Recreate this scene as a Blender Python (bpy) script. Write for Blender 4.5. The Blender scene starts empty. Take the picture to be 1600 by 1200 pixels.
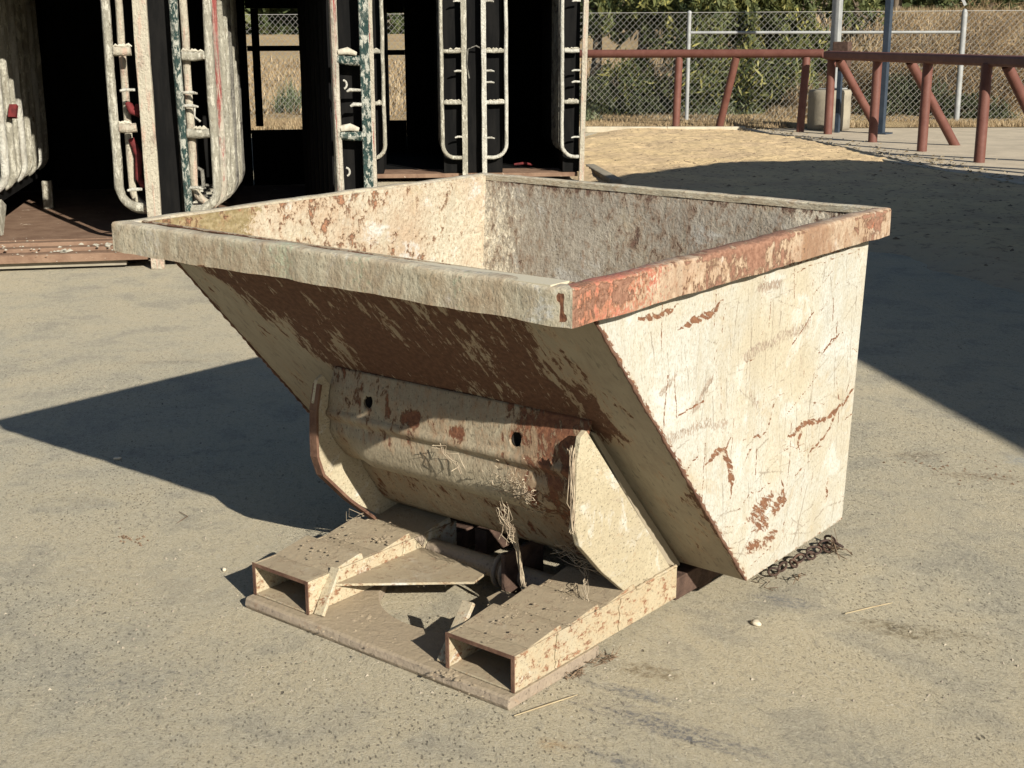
import bpy, math, random
import numpy as np
from mathutils import Vector, Matrix

# ------------------------------------------------------------------ camera, light
C = bpy.context.scene.collection
scene = bpy.context.scene
CAM = np.array([2.82733571, -1.91920155, 1.38667744])
cr = Vector((0.7768013, 0.629733, -0.00401164))
cu = Vector((-0.15488931, 0.19722908, 0.96804442))
cf = Vector((-0.61040072, 0.7513568, -0.25074671))
cam_d = bpy.data.cameras.new("camera")
cam = bpy.data.objects.new("camera", cam_d)
C.objects.link(cam)
m = Matrix((cr, cu, -cf)).transposed().to_4x4()
m.translation = Vector(CAM)
cam.matrix_world = m
cam_d.sensor_width = 36.0
cam_d.lens = 36.0 * 2077.15 / 1600.0
cam_d.clip_start = 0.05
cam_d.clip_end = 2000.0
scene.camera = cam

SUN = Vector((-1.83, 0.635, -1.0)).normalized()      # travel direction
elev = math.asin(-SUN.z)
world = bpy.data.worlds.new("World")
scene.world = world
world.use_nodes = True
nt = world.node_tree
bg = nt.nodes["Background"]
sky = nt.nodes.new("ShaderNodeTexSky")
sky.sky_type = 'NISHITA'
sky.sun_disc = False
sky.sun_elevation = elev
sky.sun_rotation = math.atan2(-SUN.x, -SUN.y)
sky.air_density = 1.0
sky.dust_density = 0.6
sky.ozone_density = 1.6
nt.links.new(sky.outputs[0], bg.inputs[0])
bg.inputs[1].default_value = 0.05
sun_d = bpy.data.lights.new("sun", 'SUN')
sun_d.energy = 5.0
sun_d.angle = math.radians(0.53)
sun_d.color = (1.0, 0.945, 0.84)
sun = bpy.data.objects.new("sun", sun_d)
C.objects.link(sun)
sun.rotation_euler = SUN.to_track_quat('-Z', 'Y').to_euler()
sun.location = (8, -6, 6)
vs = scene.view_settings
vs.view_transform = 'Standard'
vs.look = 'None'
vs.exposure = 0.85
vs.gamma = 1.0
vs.use_curve_mapping = False
scene.cycles.max_bounces = 6
scene.cycles.diffuse_bounces = 3

rnd = random.Random(7)
rng = np.random.default_rng(7)
FH = np.array([-0.6305, 0.7762]); RH = np.array([0.7762, 0.6305])


def W(lat, fwd, z=0.0):
    """world point from metres to the side of / in front of the viewpoint"""
    p = CAM[:2] + FH * fwd + RH * lat
    return (p[0], p[1], z)


# ------------------------------------------------------------------ numpy noise
def _h(ix, iy, seed):
    n = (ix.astype(np.int64) * 374761393 + iy.astype(np.int64) * 668265263 + seed * 1442695041) & 0x7fffffff
    n = ((n ^ (n >> 13)) * 1274126177) & 0x7fffffff
    n = n ^ (n >> 16)
    return (n & 0xffff) / 65535.0


def vnoise(x, y, seed=0):
    x = np.asarray(x, float); y = np.asarray(y, float)
    ix = np.floor(x); iy = np.floor(y)
    fx = x - ix; fy = y - iy
    fx = fx * fx * (3 - 2 * fx); fy = fy * fy * (3 - 2 * fy)
    a = _h(ix, iy, seed); b = _h(ix + 1, iy, seed); c = _h(ix, iy + 1, seed); d = _h(ix + 1, iy + 1, seed)
    return (a * (1 - fx) + b * fx) * (1 - fy) + (c * (1 - fx) + d * fx) * fy


def fbm(x, y, seed=0, o=4):
    s = 0; a = 0.5; t = 0
    for i in range(o):
        s = s + a * vnoise(x * 2 ** i, y * 2 ** i, seed + i * 17); t += a; a *= 0.5
    return s / t


def sstep(a, b, x):
    t = np.clip((x - a) / (b - a), 0, 1)
    return t * t * (3 - 2 * t)


def segd(x, y, pts):
    """distance to a polyline"""
    best = np.full(np.shape(x), 1e9)
    for (ax, ay), (bx, by) in zip(pts[:-1], pts[1:]):
        dx, dy = bx - ax, by - ay
        t = np.clip(((x - ax) * dx + (y - ay) * dy) / (dx * dx + dy * dy + 1e-12), 0, 1)
        best = np.minimum(best, np.hypot(x - ax - t * dx, y - ay - t * dy))
    return best


def blob(x, y, cx, cy, rx, ry, ang=0.0):
    c, s = math.cos(ang), math.sin(ang)
    u = ((x - cx) * c + (y - cy) * s) / rx; v = (-(x - cx) * s + (y - cy) * c) / ry
    return np.clip(1.5 - np.sqrt(u * u + v * v), 0, 1)


# ------------------------------------------------------------------ node helper
class Mat:
    def __init__(self, name, rough=0.8, spec=0.3):
        self.m = bpy.data.materials.new(name)
        self.m.use_nodes = True
        self.t = self.m.node_tree
        self.b = self.t.nodes["Principled BSDF"]
        self.b.inputs["Roughness"].default_value = rough
        self.b.inputs["Specular IOR Level"].default_value = spec

    def n(self, k):
        return self.t.nodes.new(k)

    def put(self, sock, v):
        if hasattr(v, 'is_output'):
            self.t.links.new(v, sock)
        else:
            if isinstance(v, (tuple, list)) and len(v) == 3 and sock.type == 'RGBA':
                v = (*v, 1)
            sock.default_value = v

    def coord(self, kind='Object', scale=(1, 1, 1), rot=0.0, loc=(0, 0, 0), roty=0.0):
        tc = self.n("ShaderNodeTexCoord")
        mp = self.n("ShaderNodeMapping")
        mp.vector_type = 'POINT'
        # rotate first, then scale
        m1 = self.n("ShaderNodeMapping")
        m1.inputs['Rotation'].default_value = (0, roty, rot)
        m1.inputs['Location'].default_value = loc
        self.t.links.new(tc.outputs[kind], m1.inputs[0])
        mp.inputs['Scale'].default_value = scale
        self.t.links.new(m1.outputs[0], mp.inputs[0])
        return mp.outputs[0]

    def noise(self, vec, scale, detail=4, rough=0.55, dist=0.0):
        n = self.n("ShaderNodeTexNoise")
        self.put(n.inputs['Vector'], vec)
        n.inputs['Scale'].default_value = scale
        n.inputs['Detail'].default_value = detail
        n.inputs['Roughness'].default_value = rough
        n.inputs['Distortion'].default_value = dist
        return n.outputs['Fac']

    def vor(self, vec, scale, feature='F1', rand=1.0):
        n = self.n("ShaderNodeTexVoronoi")
        n.feature = feature
        self.put(n.inputs['Vector'], vec)
        n.inputs['Scale'].default_value = scale
        n.inputs['Randomness'].default_value = rand
        return n.outputs['Distance']

    def math(self, op, a, b=0.0, c=0.0, clamp=False):
        n = self.n("ShaderNodeMath")
        n.operation = op; n.use_clamp = clamp
        self.put(n.inputs[0], a); self.put(n.inputs[1], b)
        if op in ('MULTIPLY_ADD',):
            self.put(n.inputs[2], c)
        return n.outputs[0]

    def ramp(self, v, a, b):
        """linear 0..1 between a and b, clamped"""
        n = self.n("ShaderNodeMapRange")
        n.clamp = True; n.interpolation_type = 'SMOOTHSTEP'
        self.put(n.inputs['Value'], v)
        n.inputs['From Min'].default_value = a; n.inputs['From Max'].default_value = b
        return n.outputs[0]

    def mix(self, f, a, b, mode='MIX'):
        n = self.n("ShaderNodeMix")
        n.data_type = 'RGBA'; n.blend_type = mode
        self.put(n.inputs[0], f); self.put(n.inputs[6], a); self.put(n.inputs[7], b)
        return n.outputs[2]

    def attr(self, name):
        n = self.n("ShaderNodeAttribute"); n.attribute_name = name
        return n.outputs['Fac']

    def nz(self):
        g = self.n("ShaderNodeNewGeometry")
        s = self.n("ShaderNodeSeparateXYZ")
        self.t.links.new(g.outputs['Normal'], s.inputs[0])
        return s.outputs[2]

    def bump(self, h, strength=0.5, dist=0.01, prev=None):
        n = self.n("ShaderNodeBump")
        n.inputs['Strength'].default_value = strength
        n.inputs['Distance'].default_value = dist
        self.put(n.inputs['Height'], h)
        if prev is not None:
            self.t.links.new(prev, n.inputs['Normal'])
        return n.outputs[0]

    def out(self, col=None, normal=None, rough=None):
        if col is not None: self.put(self.b.inputs['Base Color'], col)
        if normal is not None: self.put(self.b.inputs['Normal'], normal)
        if rough is not None: self.put(self.b.inputs['Roughness'], rough)
        return self.m


RUST = (0.105, 0.042, 0.024); RUST2 = (0.19, 0.085, 0.045)


def paint(name, base, base2, alt=(0.55, 0.12, 0.07), kind='UV', streak=(1, 1, 1), rot=0.0, k=0.9, bias=0.0,
          grime=(0.22, 0.17, 0.12), gamt=0.5, dust=0.0, nscale=7.0, crust=1.0, dustcol=(0.40, 0.32, 0.22), roty=0.0,
          speck=0.5, gbias=0.0, rustc=None, mott=0.55, edge=(0.46, 0.56), kb=0.0, kbs=60, kbr=0.0, kbst=(1, 1, 1), wash=0.0):
    RC1, RC2 = rustc or (RUST, RUST2)
    M = Mat(name, 0.62, 0.25)
    v = M.coord(kind, streak, rot, roty=roty)
    vi = M.coord(kind)
    n1 = M.noise(v, nscale, 9, 0.68, 0.3)
    n2 = M.noise(vi, 70, 5, 0.65)
    n3 = M.noise(vi, 2.3, 4, 0.6)
    n4 = M.noise(v, nscale * 3.1, 6, 0.7, 0.5)
    col = M.mix(M.ramp(n3, 0.38, 0.62), base, base2)
    col = M.mix(M.math('MULTIPLY', M.ramp(n4, 0.42, 0.68), mott), col, tuple(x * 0.72 for x in base2))
    if wash:
        w1 = M.noise(M.coord(kind, (5, 0.7, 1)), 3.2, 8, 0.7, 0.4)
        w2 = M.noise(M.coord(kind, (1, 1, 1)), 5.5, 9, 0.75, 0.5)
        w3 = M.noise(M.coord(kind, (7, 0.6, 1)), 9, 8, 0.75, 0.2)
        col = M.mix(M.math('MULTIPLY', M.ramp(w1, 0.50, 0.66), wash), col, (0.33, 0.29, 0.215))
        col = M.mix(M.math('MULTIPLY', M.ramp(w2, 0.54, 0.66), wash * 0.8), col, (0.34, 0.265, 0.165))
        col = M.mix(M.math('MULTIPLY', M.ramp(w2, 0.46, 0.36), wash), col, (0.48, 0.48, 0.45))
        col = M.mix(M.math('MULTIPLY', M.ramp(w3, 0.60, 0.68), wash * 0.9), col, (0.25, 0.20, 0.145))
    # other paint
    a = M.attr('alt')
    am = M.ramp(M.math('ADD', a, M.math('MULTIPLY', M.math('SUBTRACT', n4, 0.5), 1.3)), 0.42, 0.56)
    am = M.math('MULTIPLY', am, M.ramp(a, 0.02, 0.12))
    altc = M.mix(M.ramp(n2, 0.35, 0.7), alt, tuple(min(1, x * 1.35 + 0.04) for x in alt))
    col = M.mix(am, col, altc)
    # grime
    g = M.attr('grime')
    gm = M.ramp(M.math('ADD', M.math('ADD', g, gbias), M.math('MULTIPLY', M.math('SUBTRACT', n1, 0.5), 1.5)), 0.25, 1.0)
    col = M.mix(M.math('MULTIPLY', gm, gamt + 0.35), col, grime)
    # speckle chips
    sp = M.ramp(n2, 0.66, 0.72)
    sp2 = M.ramp(M.noise(v, nscale * 5, 3, 0.5), 0.60, 0.67)
    col = M.mix(M.math('MULTIPLY', M.math('MAXIMUM', sp, sp2), speck), col, tuple(x * 0.32 for x in base2))
    # rust
    r = M.attr('rust')
    r0 = M.math('ADD', r, bias)
    if kb:
        ns = M.ramp(M.noise(M.coord(kind, kbst, kbr), kbs, 7, 0.72, 0.4), 0.38, 0.62)
        r0 = M.math('MULTIPLY', r0, M.math('MULTIPLY_ADD', ns, kb * 1.3, 1 - kb))
    rv = M.math('ADD', r0, M.math('MULTIPLY', M.math('SUBTRACT', n1, 0.5), k * 2.0))
    rv = M.math('ADD', rv, M.math('MULTIPLY', M.math('SUBTRACT', n4, 0.5), k * 0.9))
    rm = M.ramp(rv, *edge)
    halo = M.ramp(rv, 0.30, 0.50)
    col = M.mix(M.math('MULTIPLY', halo, 0.32), col, (0.36, 0.22, 0.12))
    rc = M.mix(M.ramp(n2, 0.35, 0.68), RC1, RC2)
    rc = M.mix(M.ramp(n4, 0.55, 0.75), rc, (0.07, 0.035, 0.025))
    col = M.mix(rm, col, rc)
    if dust:
        z = M.ramp(M.nz(), 0.55, 0.95)
        dn = M.ramp(M.noise(vi, 16, 7, 0.7), 0.30, 0.62)
        dm = M.math('MULTIPLY', M.math('MULTIPLY', z, dust), M.math('MULTIPLY_ADD', dn, 0.35, 0.65))
        dc = M.mix(n2, dustcol, tuple(x * 0.78 for x in dustcol))
        col = M.mix(dm, col, dc)
    h = M.math('ADD', M.math('MULTIPLY', n2, 0.5), M.math('MULTIPLY', n1, 0.6))
    h = M.math('SUBTRACT', h, M.math('MULTIPLY', rm, 0.35))
    nb = M.bump(h, 0.55 * crust, 0.006)
    rg = M.math('MULTIPLY_ADD', rm, 0.28, 0.55)
    return M.out(col, nb, rg)


def simple(name, c1, c2, scale=8, rough=0.8, bump=0.3, kind='Object', streak=(1, 1, 1), c3=None, t=(0.62, 0.7), spec=0.25, bd=0.01):
    M = Mat(name, rough, spec)
    v = M.coord(kind, streak)
    n1 = M.noise(v, scale, 8, 0.65, 0.2)
    n2 = M.noise(M.coord(kind), scale * 6, 5, 0.6)
    col = M.mix(M.ramp(n1, 0.35, 0.65), c1, c2)
    col = M.mix(M.math('MULTIPLY', M.ramp(n2, 0.55, 0.8), 0.5), col, tuple(x * 0.55 for x in c1))
    if c3 is not None:
        n3 = M.noise(v, scale * 1.7, 8, 0.72, 0.6)
        col = M.mix(M.ramp(n3, t[0], t[1]), col, c3)
    return M.out(col, M.bump(M.math('ADD', n1, M.math('MULTIPLY', n2, 0.5)), bump, bd))


# ------------------------------------------------------------------ mesh helper
class MB:
    def __init__(self):
        self.v = []; self.f = []; self.s = []

    def add(self, vs_, fs, smooth=False):
        o = len(self.v)
        self.v += [tuple(p) for p in vs_]
        for f in fs:
            self.f.append(tuple(i + o for i in f)); self.s.append(smooth)

    def box(self, x0, x1, y0, y1, z0, z1):
        self.add([(x0, y0, z0), (x1, y0, z0), (x1, y1, z0), (x0, y1, z0), (x0, y0, z1), (x1, y0, z1), (x1, y1, z1), (x0, y1, z1)],
                 [(0, 3, 2, 1), (4, 5, 6, 7), (0, 1, 5, 4), (1, 2, 6, 5), (2, 3, 7, 6), (3, 0, 4, 7)])
        return self

    def beam(self, a, b, w, h, up=(0, 0, 1)):
        a = Vector(a); b = Vector(b); d = (b - a).normalized()
        s = d.cross(Vector(up))
        if s.length < 1e-4: s = d.cross(Vector((1, 0, 0)))
        s.normalize(); u = s.cross(d)
        q = []
        for p in (a, b):
            for i, j in ((-1, -1), (1, -1), (1, 1), (-1, 1)):
                q.append(p + s * i * w / 2 + u * j * h / 2)
        self.add(q, [(0, 1, 2, 3), (7, 6, 5, 4), (0, 4, 5, 1), (1, 5, 6, 2), (2, 6, 7, 3), (3, 7, 4, 0)])
        return self

    def tube(self, pts, r, n=10, caps=True, wob=0.0):
        pts = [Vector(p) for p in pts]
        rs = r if isinstance(r, (list, tuple)) else [r] * len(pts)
        rings = []
        d0 = (pts[1] - pts[0]).normalized()
        s = d0.cross(Vector((0, 0, 1)))
        if s.length < 1e-3: s = d0.cross(Vector((0, 1, 0)))
        s.normalize()
        o = []
        for i, p in enumerate(pts):
            a = pts[max(i - 1, 0)]; b = pts[min(i + 1, len(pts) - 1)]
            d = (b - a).normalized()
            s = (s - d * s.dot(d)).normalized(); u = d.cross(s)
            for k in range(n):
                t = 2 * math.pi * k / n
                rr = rs[i] * (1 + wob * (rnd.random() - 0.5))
                o.append(p + (s * math.cos(t) + u * math.sin(t)) * rr)
        f = []
        for i in range(len(pts) - 1):
            for k in range(n):
                k2 = (k + 1) % n
                f.append((i * n + k, i * n + k2, (i + 1) * n + k2, (i + 1) * n + k))
        self.add(o, f, True)
        if caps:
            L = (len(pts) - 1) * n
            self.add(o[:n], [tuple(range(n - 1, -1, -1))])
            self.add(o[L:L + n], [tuple(range(n))])
        return self

    def prism(self, prof, axis, a, b):
        """closed 2D profile extruded along axis (0 x,1 y,2 z)"""
        n = len(prof); o = []
        for t in (a, b):
            for (p, q) in prof:
                if axis == 0: o.append((t, p, q))
                elif axis == 1: o.append((p, t, q))
                else: o.append((p, q, t))
        f = [(i, (i + 1) % n, n + (i + 1) % n, n + i) for i in range(n)]
        self.add(o, f + [tuple(range(n - 1, -1, -1)), tuple(range(n, 2 * n))])
        return self

    def build(self, name, mat, parent=None, loc=None, sub=False, bevel=0.0):
        me = bpy.data.meshes.new(name)
        vv = self.v
        if loc is not None:
            vv = [(p[0] - loc[0], p[1] - loc[1], p[2] - loc[2]) for p in vv]
        me.from_pydata(vv, [], self.f)
        me.polygons.foreach_set('use_smooth', self.s)
        fix_normals(me)
        if isinstance(mat, (list, tuple)):
            for q in mat: me.materials.append(q)
        else:
            me.materials.append(mat)
        o = bpy.data.objects.new(name, me)
        if loc is not None and parent is None: o.location = loc
        C.objects.link(o)
        if parent is not None: o.parent = parent
        if bevel:
            md = o.modifiers.new("bevel", 'BEVEL'); md.width = bevel; md.segments = 2; md.limit_method = 'ANGLE'
            md.angle_limit = math.radians(40)
        return o


def fix_normals(me):
    import bmesh
    bm = bmesh.new(); bm.from_mesh(me)
    bmesh.ops.recalc_face_normals(bm, faces=bm.faces)
    bm.to_mesh(me); bm.free()


def thing(name, label, cat, loc=(0, 0, 0), rz=0.0, group=None):
    o = bpy.data.objects.new(name, None)
    o.empty_display_size = 0.2
    C.objects.link(o); o.location = loc; o.rotation_euler = (0, 0, rz)
    return tag(o, label, cat, group)


def tag(o, label, cat, group=None):
    o['label'] = label; o['category'] = cat
    if group: o['group'] = group
    return o


def struct(o):
    o['kind'] = 'structure'; return o


def stuff(o, label=None, cat=None):
    o['kind'] = 'stuff'
    if label: o['label'] = label; o['category'] = cat
    return o


def npmesh(name, verts, faces, mat, parent=None, attrs=None, uv=None, smooth=False, mi=None, loc=None):
    """quads mesh from numpy"""
    me = bpy.data.meshes.new(name)
    verts = np.asarray(verts, float)
    if loc is not None: verts = verts - np.array(loc)
    faces = np.asarray(faces, np.int32)
    nf, k = faces.shape
    me.vertices.add(len(verts)); me.vertices.foreach_set('co', verts.ravel())
    me.loops.add(nf * k); me.loops.foreach_set('vertex_index', faces.ravel())
    me.polygons.add(nf)
    me.polygons.foreach_set('loop_start', np.arange(0, nf * k, k, dtype=np.int32))
    me.polygons.foreach_set('loop_total', np.full(nf, k, dtype=np.int32))
    me.polygons.foreach_set('use_smooth', np.full(nf, smooth, dtype=bool))
    for q in (mat if isinstance(mat, (list, tuple)) else [mat]): me.materials.append(q)
    if mi is not None: me.polygons.foreach_set('material_index', np.asarray(mi, np.int32))
    me.update(calc_edges=True)
    if uv is not None:
        l = me.uv_layers.new(name='UVMap')
        l.data.foreach_set('uv', np.asarray(uv, float)[faces.ravel()].ravel())
    for nm, a in (attrs or {}).items():
        at = me.attributes.new(nm, 'FLOAT', 'POINT')
        at.data.foreach_set('value', np.broadcast_to(np.asarray(a, float), (len(verts),)).copy())
    me.validate()
    o = bpy.data.objects.new(name, me)
    if loc is not None and parent is None: o.location = loc
    C.objects.link(o)
    if parent is not None: o.parent = parent
    return o


# ------------------------------------------------------------------ materials
def ground_mat():
    M = Mat("worn_asphalt", 0.92, 0.12)
    v = M.coord('Object')
    big = M.noise(v, 0.55, 5, 0.6, 0.3)
    mid = M.noise(v, 4.0, 8, 0.65, 0.4)
    fine = M.noise(v, 55, 7, 0.75)
    grit = M.noise(v, 170, 5, 0.8)
    med = M.noise(M.coord('Object', (1, 2.2, 1), 0.75), 22, 7, 0.7, 0.5)
    col = M.mix(M.ramp(big, 0.35, 0.68), (0.480, 0.420, 0.298), (0.415, 0.378, 0.285))
    col = M.mix(M.math('MULTIPLY', M.ramp(mid, 0.44, 0.64), 0.45), col, (0.52, 0.44, 0.295))
    col = M.mix(M.math('MULTIPLY', M.ramp(mid, 0.50, 0.36), 0.50), col, (0.285, 0.265, 0.215))
    col = M.mix(M.math('MULTIPLY', M.ramp(med, 0.54, 0.66), 0.45), col, (0.215, 0.20, 0.165))
    col = M.mix(M.math('MULTIPLY', M.ramp(med, 0.47, 0.36), 0.45), col, (0.50, 0.455, 0.35))
    col = M.mix(M.math('MULTIPLY', M.ramp(fine, 0.50, 0.66), 0.55), col, (0.52, 0.47, 0.36))
    col = M.mix(M.math('MULTIPLY', M.ramp(fine, 0.46, 0.34), 0.55), col, (0.19, 0.175, 0.145))
    col = M.mix(M.math('MULTIPLY', M.ramp(grit, 0.47, 0.34), 0.75), col, (0.12, 0.11, 0.095))
    col = M.mix(M.math('MULTIPLY', M.ramp(grit, 0.56, 0.66), 0.60), col, (0.60, 0.55, 0.44))
    # aggregate pits
    zone = M.ramp(M.noise(v, 1.3, 3, 0.5), 0.40, 0.62)
    vp = M.coord('Object', (1.0, 2.4, 1.0), 0.75)
    pd = M.vor(M_add(M, vp, fine, 0.03), 40)
    pit = M.math('MULTIPLY', M.ramp(pd, 0.26, 0.14), M.math('MULTIPLY_ADD', zone, 0.72, 0.03))
    pd2 = M.vor(vp, 17)
    sel = M.ramp(M.noise(v, 15, 2, 0.5), 0.60, 0.66)
    pit2 = M.math('MULTIPLY', M.ramp(pd2, 0.17, 0.10), sel)
    allp = M.math('MAXIMUM', pit, pit2)
    col = M.mix(M.math('MULTIPLY', allp, 0.75), col, (0.085, 0.075, 0.062))
    # pale specks
    ps = M.math('MULTIPLY', M.ramp(M.vor(v, 30), 0.12, 0.07), M.ramp(M.noise(v, 8, 2), 0.55, 0.62))
    col = M.mix(M.math('MULTIPLY', ps, 0.7), col, (0.66, 0.61, 0.50))

    def spot(x, y, rx, ry, ang, colr, amt, th=0.5, str_=(6, 6, 6)):
        nonlocal col
        mp = M.n("ShaderNodeMapping")
        tc = M.n("ShaderNodeTexCoord")
        mp.vector_type = 'TEXTURE'
        mp.inputs['Location'].default_value = (x, y, 0)
        mp.inputs['Rotation'].default_value = (0, 0, ang)
        mp.inputs['Scale'].default_value = (rx, ry, 1)
        M.t.links.new(tc.outputs['Object'], mp.inputs[0])
        ln = M.n("ShaderNodeVectorMath"); ln.operation = 'LENGTH'
        M.t.links.new(mp.outputs[0], ln.inputs[0])
        sn = M.noise(M.coord('Object', str_, -ang), 4, 8, 0.7, 0.3)
        d = M.math('ADD', ln.outputs['Value'], M.math('MULTIPLY', M.math('SUBTRACT', sn, 0.5), 2.2))
        brk = M.math('MULTIPLY_ADD', M.ramp(fine, 0.58, 0.42), 0.75, 0.25)
        col = M.mix(M.math('MULTIPLY', M.math('MULTIPLY', M.ramp(d, 1.1, 0.1), brk), amt), col, colr)

    spot(1.33, 0.41, .09, .05, 0.2, (0.16, 0.115, 0.06), 0.7)
    spot(1.68, 0.97, .15, .06, 0.12, (0.13, 0.10, 0.055), 0.75)
    spot(1.80, 1.03, .12, .035, 0.1, (0.15, 0.12, 0.07), 0.5)
    spot(1.50, 0.22, .26, .055, 0.10, (0.115, 0.12, 0.14), 0.8, str_=(1.5, 14, 6))
    spot(1.55, 0.05, .22, .03, 0.02, (0.13, 0.135, 0.15), 0.7, str_=(1.5, 14, 6))
    spot(1.36, 0.30, .14, .03, 0.15, (0.12, 0.13, 0.15), 0.7, str_=(1.5, 14, 6))
    spot(1.38, 0.95, .12, .05, 0.3, (0.14, 0.15, 0.17), 0.6, str_=(3, 9, 6))
    spot(1.16, 2.33, .12, .06, 0.9, (0.15, 0.11, 0.07), 0.6)
    spot(1.42, 2.25, .22, .05, 0.5, (0.17, 0.12, 0.075), 0.55)
    spot(1.47, 2.5, .08, .08, 0.0, (0.22, 0.28, 0.33), 0.5)
    spot(-0.05, -0.02, .35, .12, 0.3, (0.50, 0.42, 0.28), 0.35)
    spot(-0.75, 0.25, .30, .10, 0.7, (0.50, 0.42, 0.27), 0.35)
    spot(1.36, 0.02, .05, .04, 0.3, (0.42, 0.27, 0.13), 0.5)
    spot(0.45, -0.35, .30, .16, 0.6, (0.24, 0.235, 0.21), 0.35)
    spot(-1.2, 1.4, .5, .12, 0.7, (0.47, 0.41, 0.28), 0.3)
    spot(-2.0, 1.6, .3, .05, 0.8, (0.16, 0.14, 0.11), 0.4)
    spot(1.85, 0.35, .22, .14, 0.6, (0.26, 0.25, 0.21), 0.4)
    spot(1.75, 1.6, .35, .2, 0.6, (0.25, 0.245, 0.21), 0.35)
    h = M.math('ADD', M.math('MULTIPLY', fine, 0.60), M.math('MULTIPLY', grit, 0.55))
    h = M.math('ADD', h, M.math('MULTIPLY', med, 0.40))
    h = M.math('SUBTRACT', h, M.math('MULTIPLY', allp, 0.45))
    return M.out(col, M.bump(h, 1.0, 0.015))


def M_add(M, vec, fac, amt):
    a = M.n("ShaderNodeVectorMath"); a.operation = 'ADD'
    M.t.links.new(vec, a.inputs[0])
    s = M.math('MULTIPLY', fac, amt)
    M.t.links.new(s, a.inputs[1])
    return a.outputs[0]


MT = {}
MT['ground'] = ground_mat()
MT['side'] = paint("cream_side_paint", (0.41, 0.405, 0.36), (0.40, 0.355, 0.265), kind='UV', streak=(2.6, 1, 1), k=0.34, bias=-0.02, gamt=0.3,
                   grime=(0.17, 0.135, 0.10), nscale=26, speck=0.6, alt=(0.20, 0.155, 0.115), gbias=-0.05, mott=0.75, wash=0.55, rustc=((0.12, 0.055, 0.03), (0.20, 0.10, 0.055)), kb=0.52, kbs=30, kbr=0.5, kbst=(1, 3.2, 1))
MT['slope'] = paint("rusty_slope_paint", (0.27, 0.235, 0.17), (0.23, 0.19, 0.135), kind='UV', streak=(3.6, 1.0, 1), rot=0.10, k=0.85, bias=0.0,
                    gamt=0.3, grime=(0.22, 0.17, 0.12), nscale=4.6, speck=0.5, kb=0.30, kbs=22, kbst=(3, 1, 1), rustc=((0.072, 0.034, 0.020), (0.120, 0.060, 0.035)))
MT['inner'] = paint("stained_inner_paint", (0.44, 0.405, 0.31), (0.38, 0.29, 0.20), kind='UV', streak=(1.4, 1, 1), k=0.9, bias=0.12, gamt=0.45,
                    grime=(0.30, 0.17, 0.10), nscale=20, crust=2.6, mott=0.9, wash=0.7, alt=(0.17, 0.13, 0.06), speck=0.6, gbias=0.1, rustc=((0.22, 0.105, 0.06), (0.34, 0.18, 0.10)), edge=(.44, .62))
MT['innerback'] = paint("dirty_inner_paint", (0.40, 0.36, 0.29), (0.30, 0.265, 0.215), kind='UV', streak=(1.8, 1, 1), k=0.75, bias=0.12, gamt=0.7,
                        grime=(0.15, 0.115, 0.09), nscale=18, wash=0.6, crust=2.8, alt=(0.56, 0.51, 0.40), speck=0.7, gbias=0.3, edge=(.42, .64), rustc=((0.10, 0.06, 0.045), (0.17, 0.10, 0.07)))
MT['rimfront'] = paint("rim_greenish_paint", (0.50, 0.445, 0.33), (0.40, 0.365, 0.27), kind='UV', streak=(1.7, 0.9, 1), k=0.40, bias=0.0, gamt=0.55,
                       grime=(0.27, 0.20, 0.13), nscale=20, alt=(0.33, 0.37, 0.26), speck=0.6, gbias=0.22, mott=0.55, crust=2.0, wash=0.75)
MT['rimside'] = paint("rim_red_paint", (0.47, 0.39, 0.28), (0.39, 0.28, 0.20), kind='UV', streak=(1.8, 1.0, 1), k=0.7, bias=0.04, gamt=0.6,
                      grime=(0.22, 0.13, 0.08), nscale=20, alt=(0.31, 0.095, 0.058), speck=0.8, gbias=0.3, mott=0.8, edge=(.44, .6), crust=2.0, wash=0.5, rustc=((0.17, 0.085, 0.055), (0.27, 0.15, 0.10)))
MT['base'] = paint("base_cream_paint", (0.41, 0.355, 0.245), (0.35, 0.29, 0.195), kind='Object', streak=(1, 1, 1.6), k=0.75, bias=0.36, gamt=0.5,
                   grime=(0.34, 0.25, 0.16), nscale=34, dust=0.95, speck=0.7, dustcol=(0.31, 0.25, 0.17), crust=1.2, wash=0.7, rustc=((0.20, 0.10, 0.055), (0.30, 0.17, 0.10)))
MT['gusset'] = paint("gusset_cream_paint", (0.405, 0.355, 0.25), (0.35, 0.30, 0.205), kind='Object', streak=(1, 1, 1.6), k=0.5, bias=0.235, gamt=0.45,
                     grime=(0.42, 0.32, 0.20), nscale=30, wash=0.6, dust=0.5, speck=0.75, crust=1.6)
MT['cross'] = paint("cross_plate_paint", (0.335, 0.29, 0.205), (0.27, 0.225, 0.155), kind='UV', streak=(2.2, 1, 1), rot=0.25, k=0.62, bias=0.10,
                    gamt=0.7, grime=(0.20, 0.145, 0.095), nscale=15, speck=0.75, gbias=0.25, crust=2.0)
MT['plate'] = paint("base_plate_steel", (0.30, 0.245, 0.18), (0.24, 0.19, 0.145), kind='Object', streak=(1, 1, 1), k=0.6, bias=0.22, gamt=0.6,
                    grime=(0.19, 0.15, 0.12), nscale=25, dust=0.95, speck=0.6, dustcol=(0.33, 0.265, 0.18), crust=1.8)
MT['rusty'] = simple("bare_rust", (0.085, 0.042, 0.028), (0.15, 0.085, 0.055), 14, 0.9, 0.5)
MT['darkrust'] = simple("dark_rust", (0.05, 0.03, 0.022), (0.09, 0.055, 0.04), 25, 0.85, 0.5)
MT['hole'] = simple("hole_shade_dark", (0.015, 0.012, 0.01), (0.02, 0.016, 0.013), 10, 0.95, 0.1)  # near-black colour stands in for shade inside holes and pockets
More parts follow.
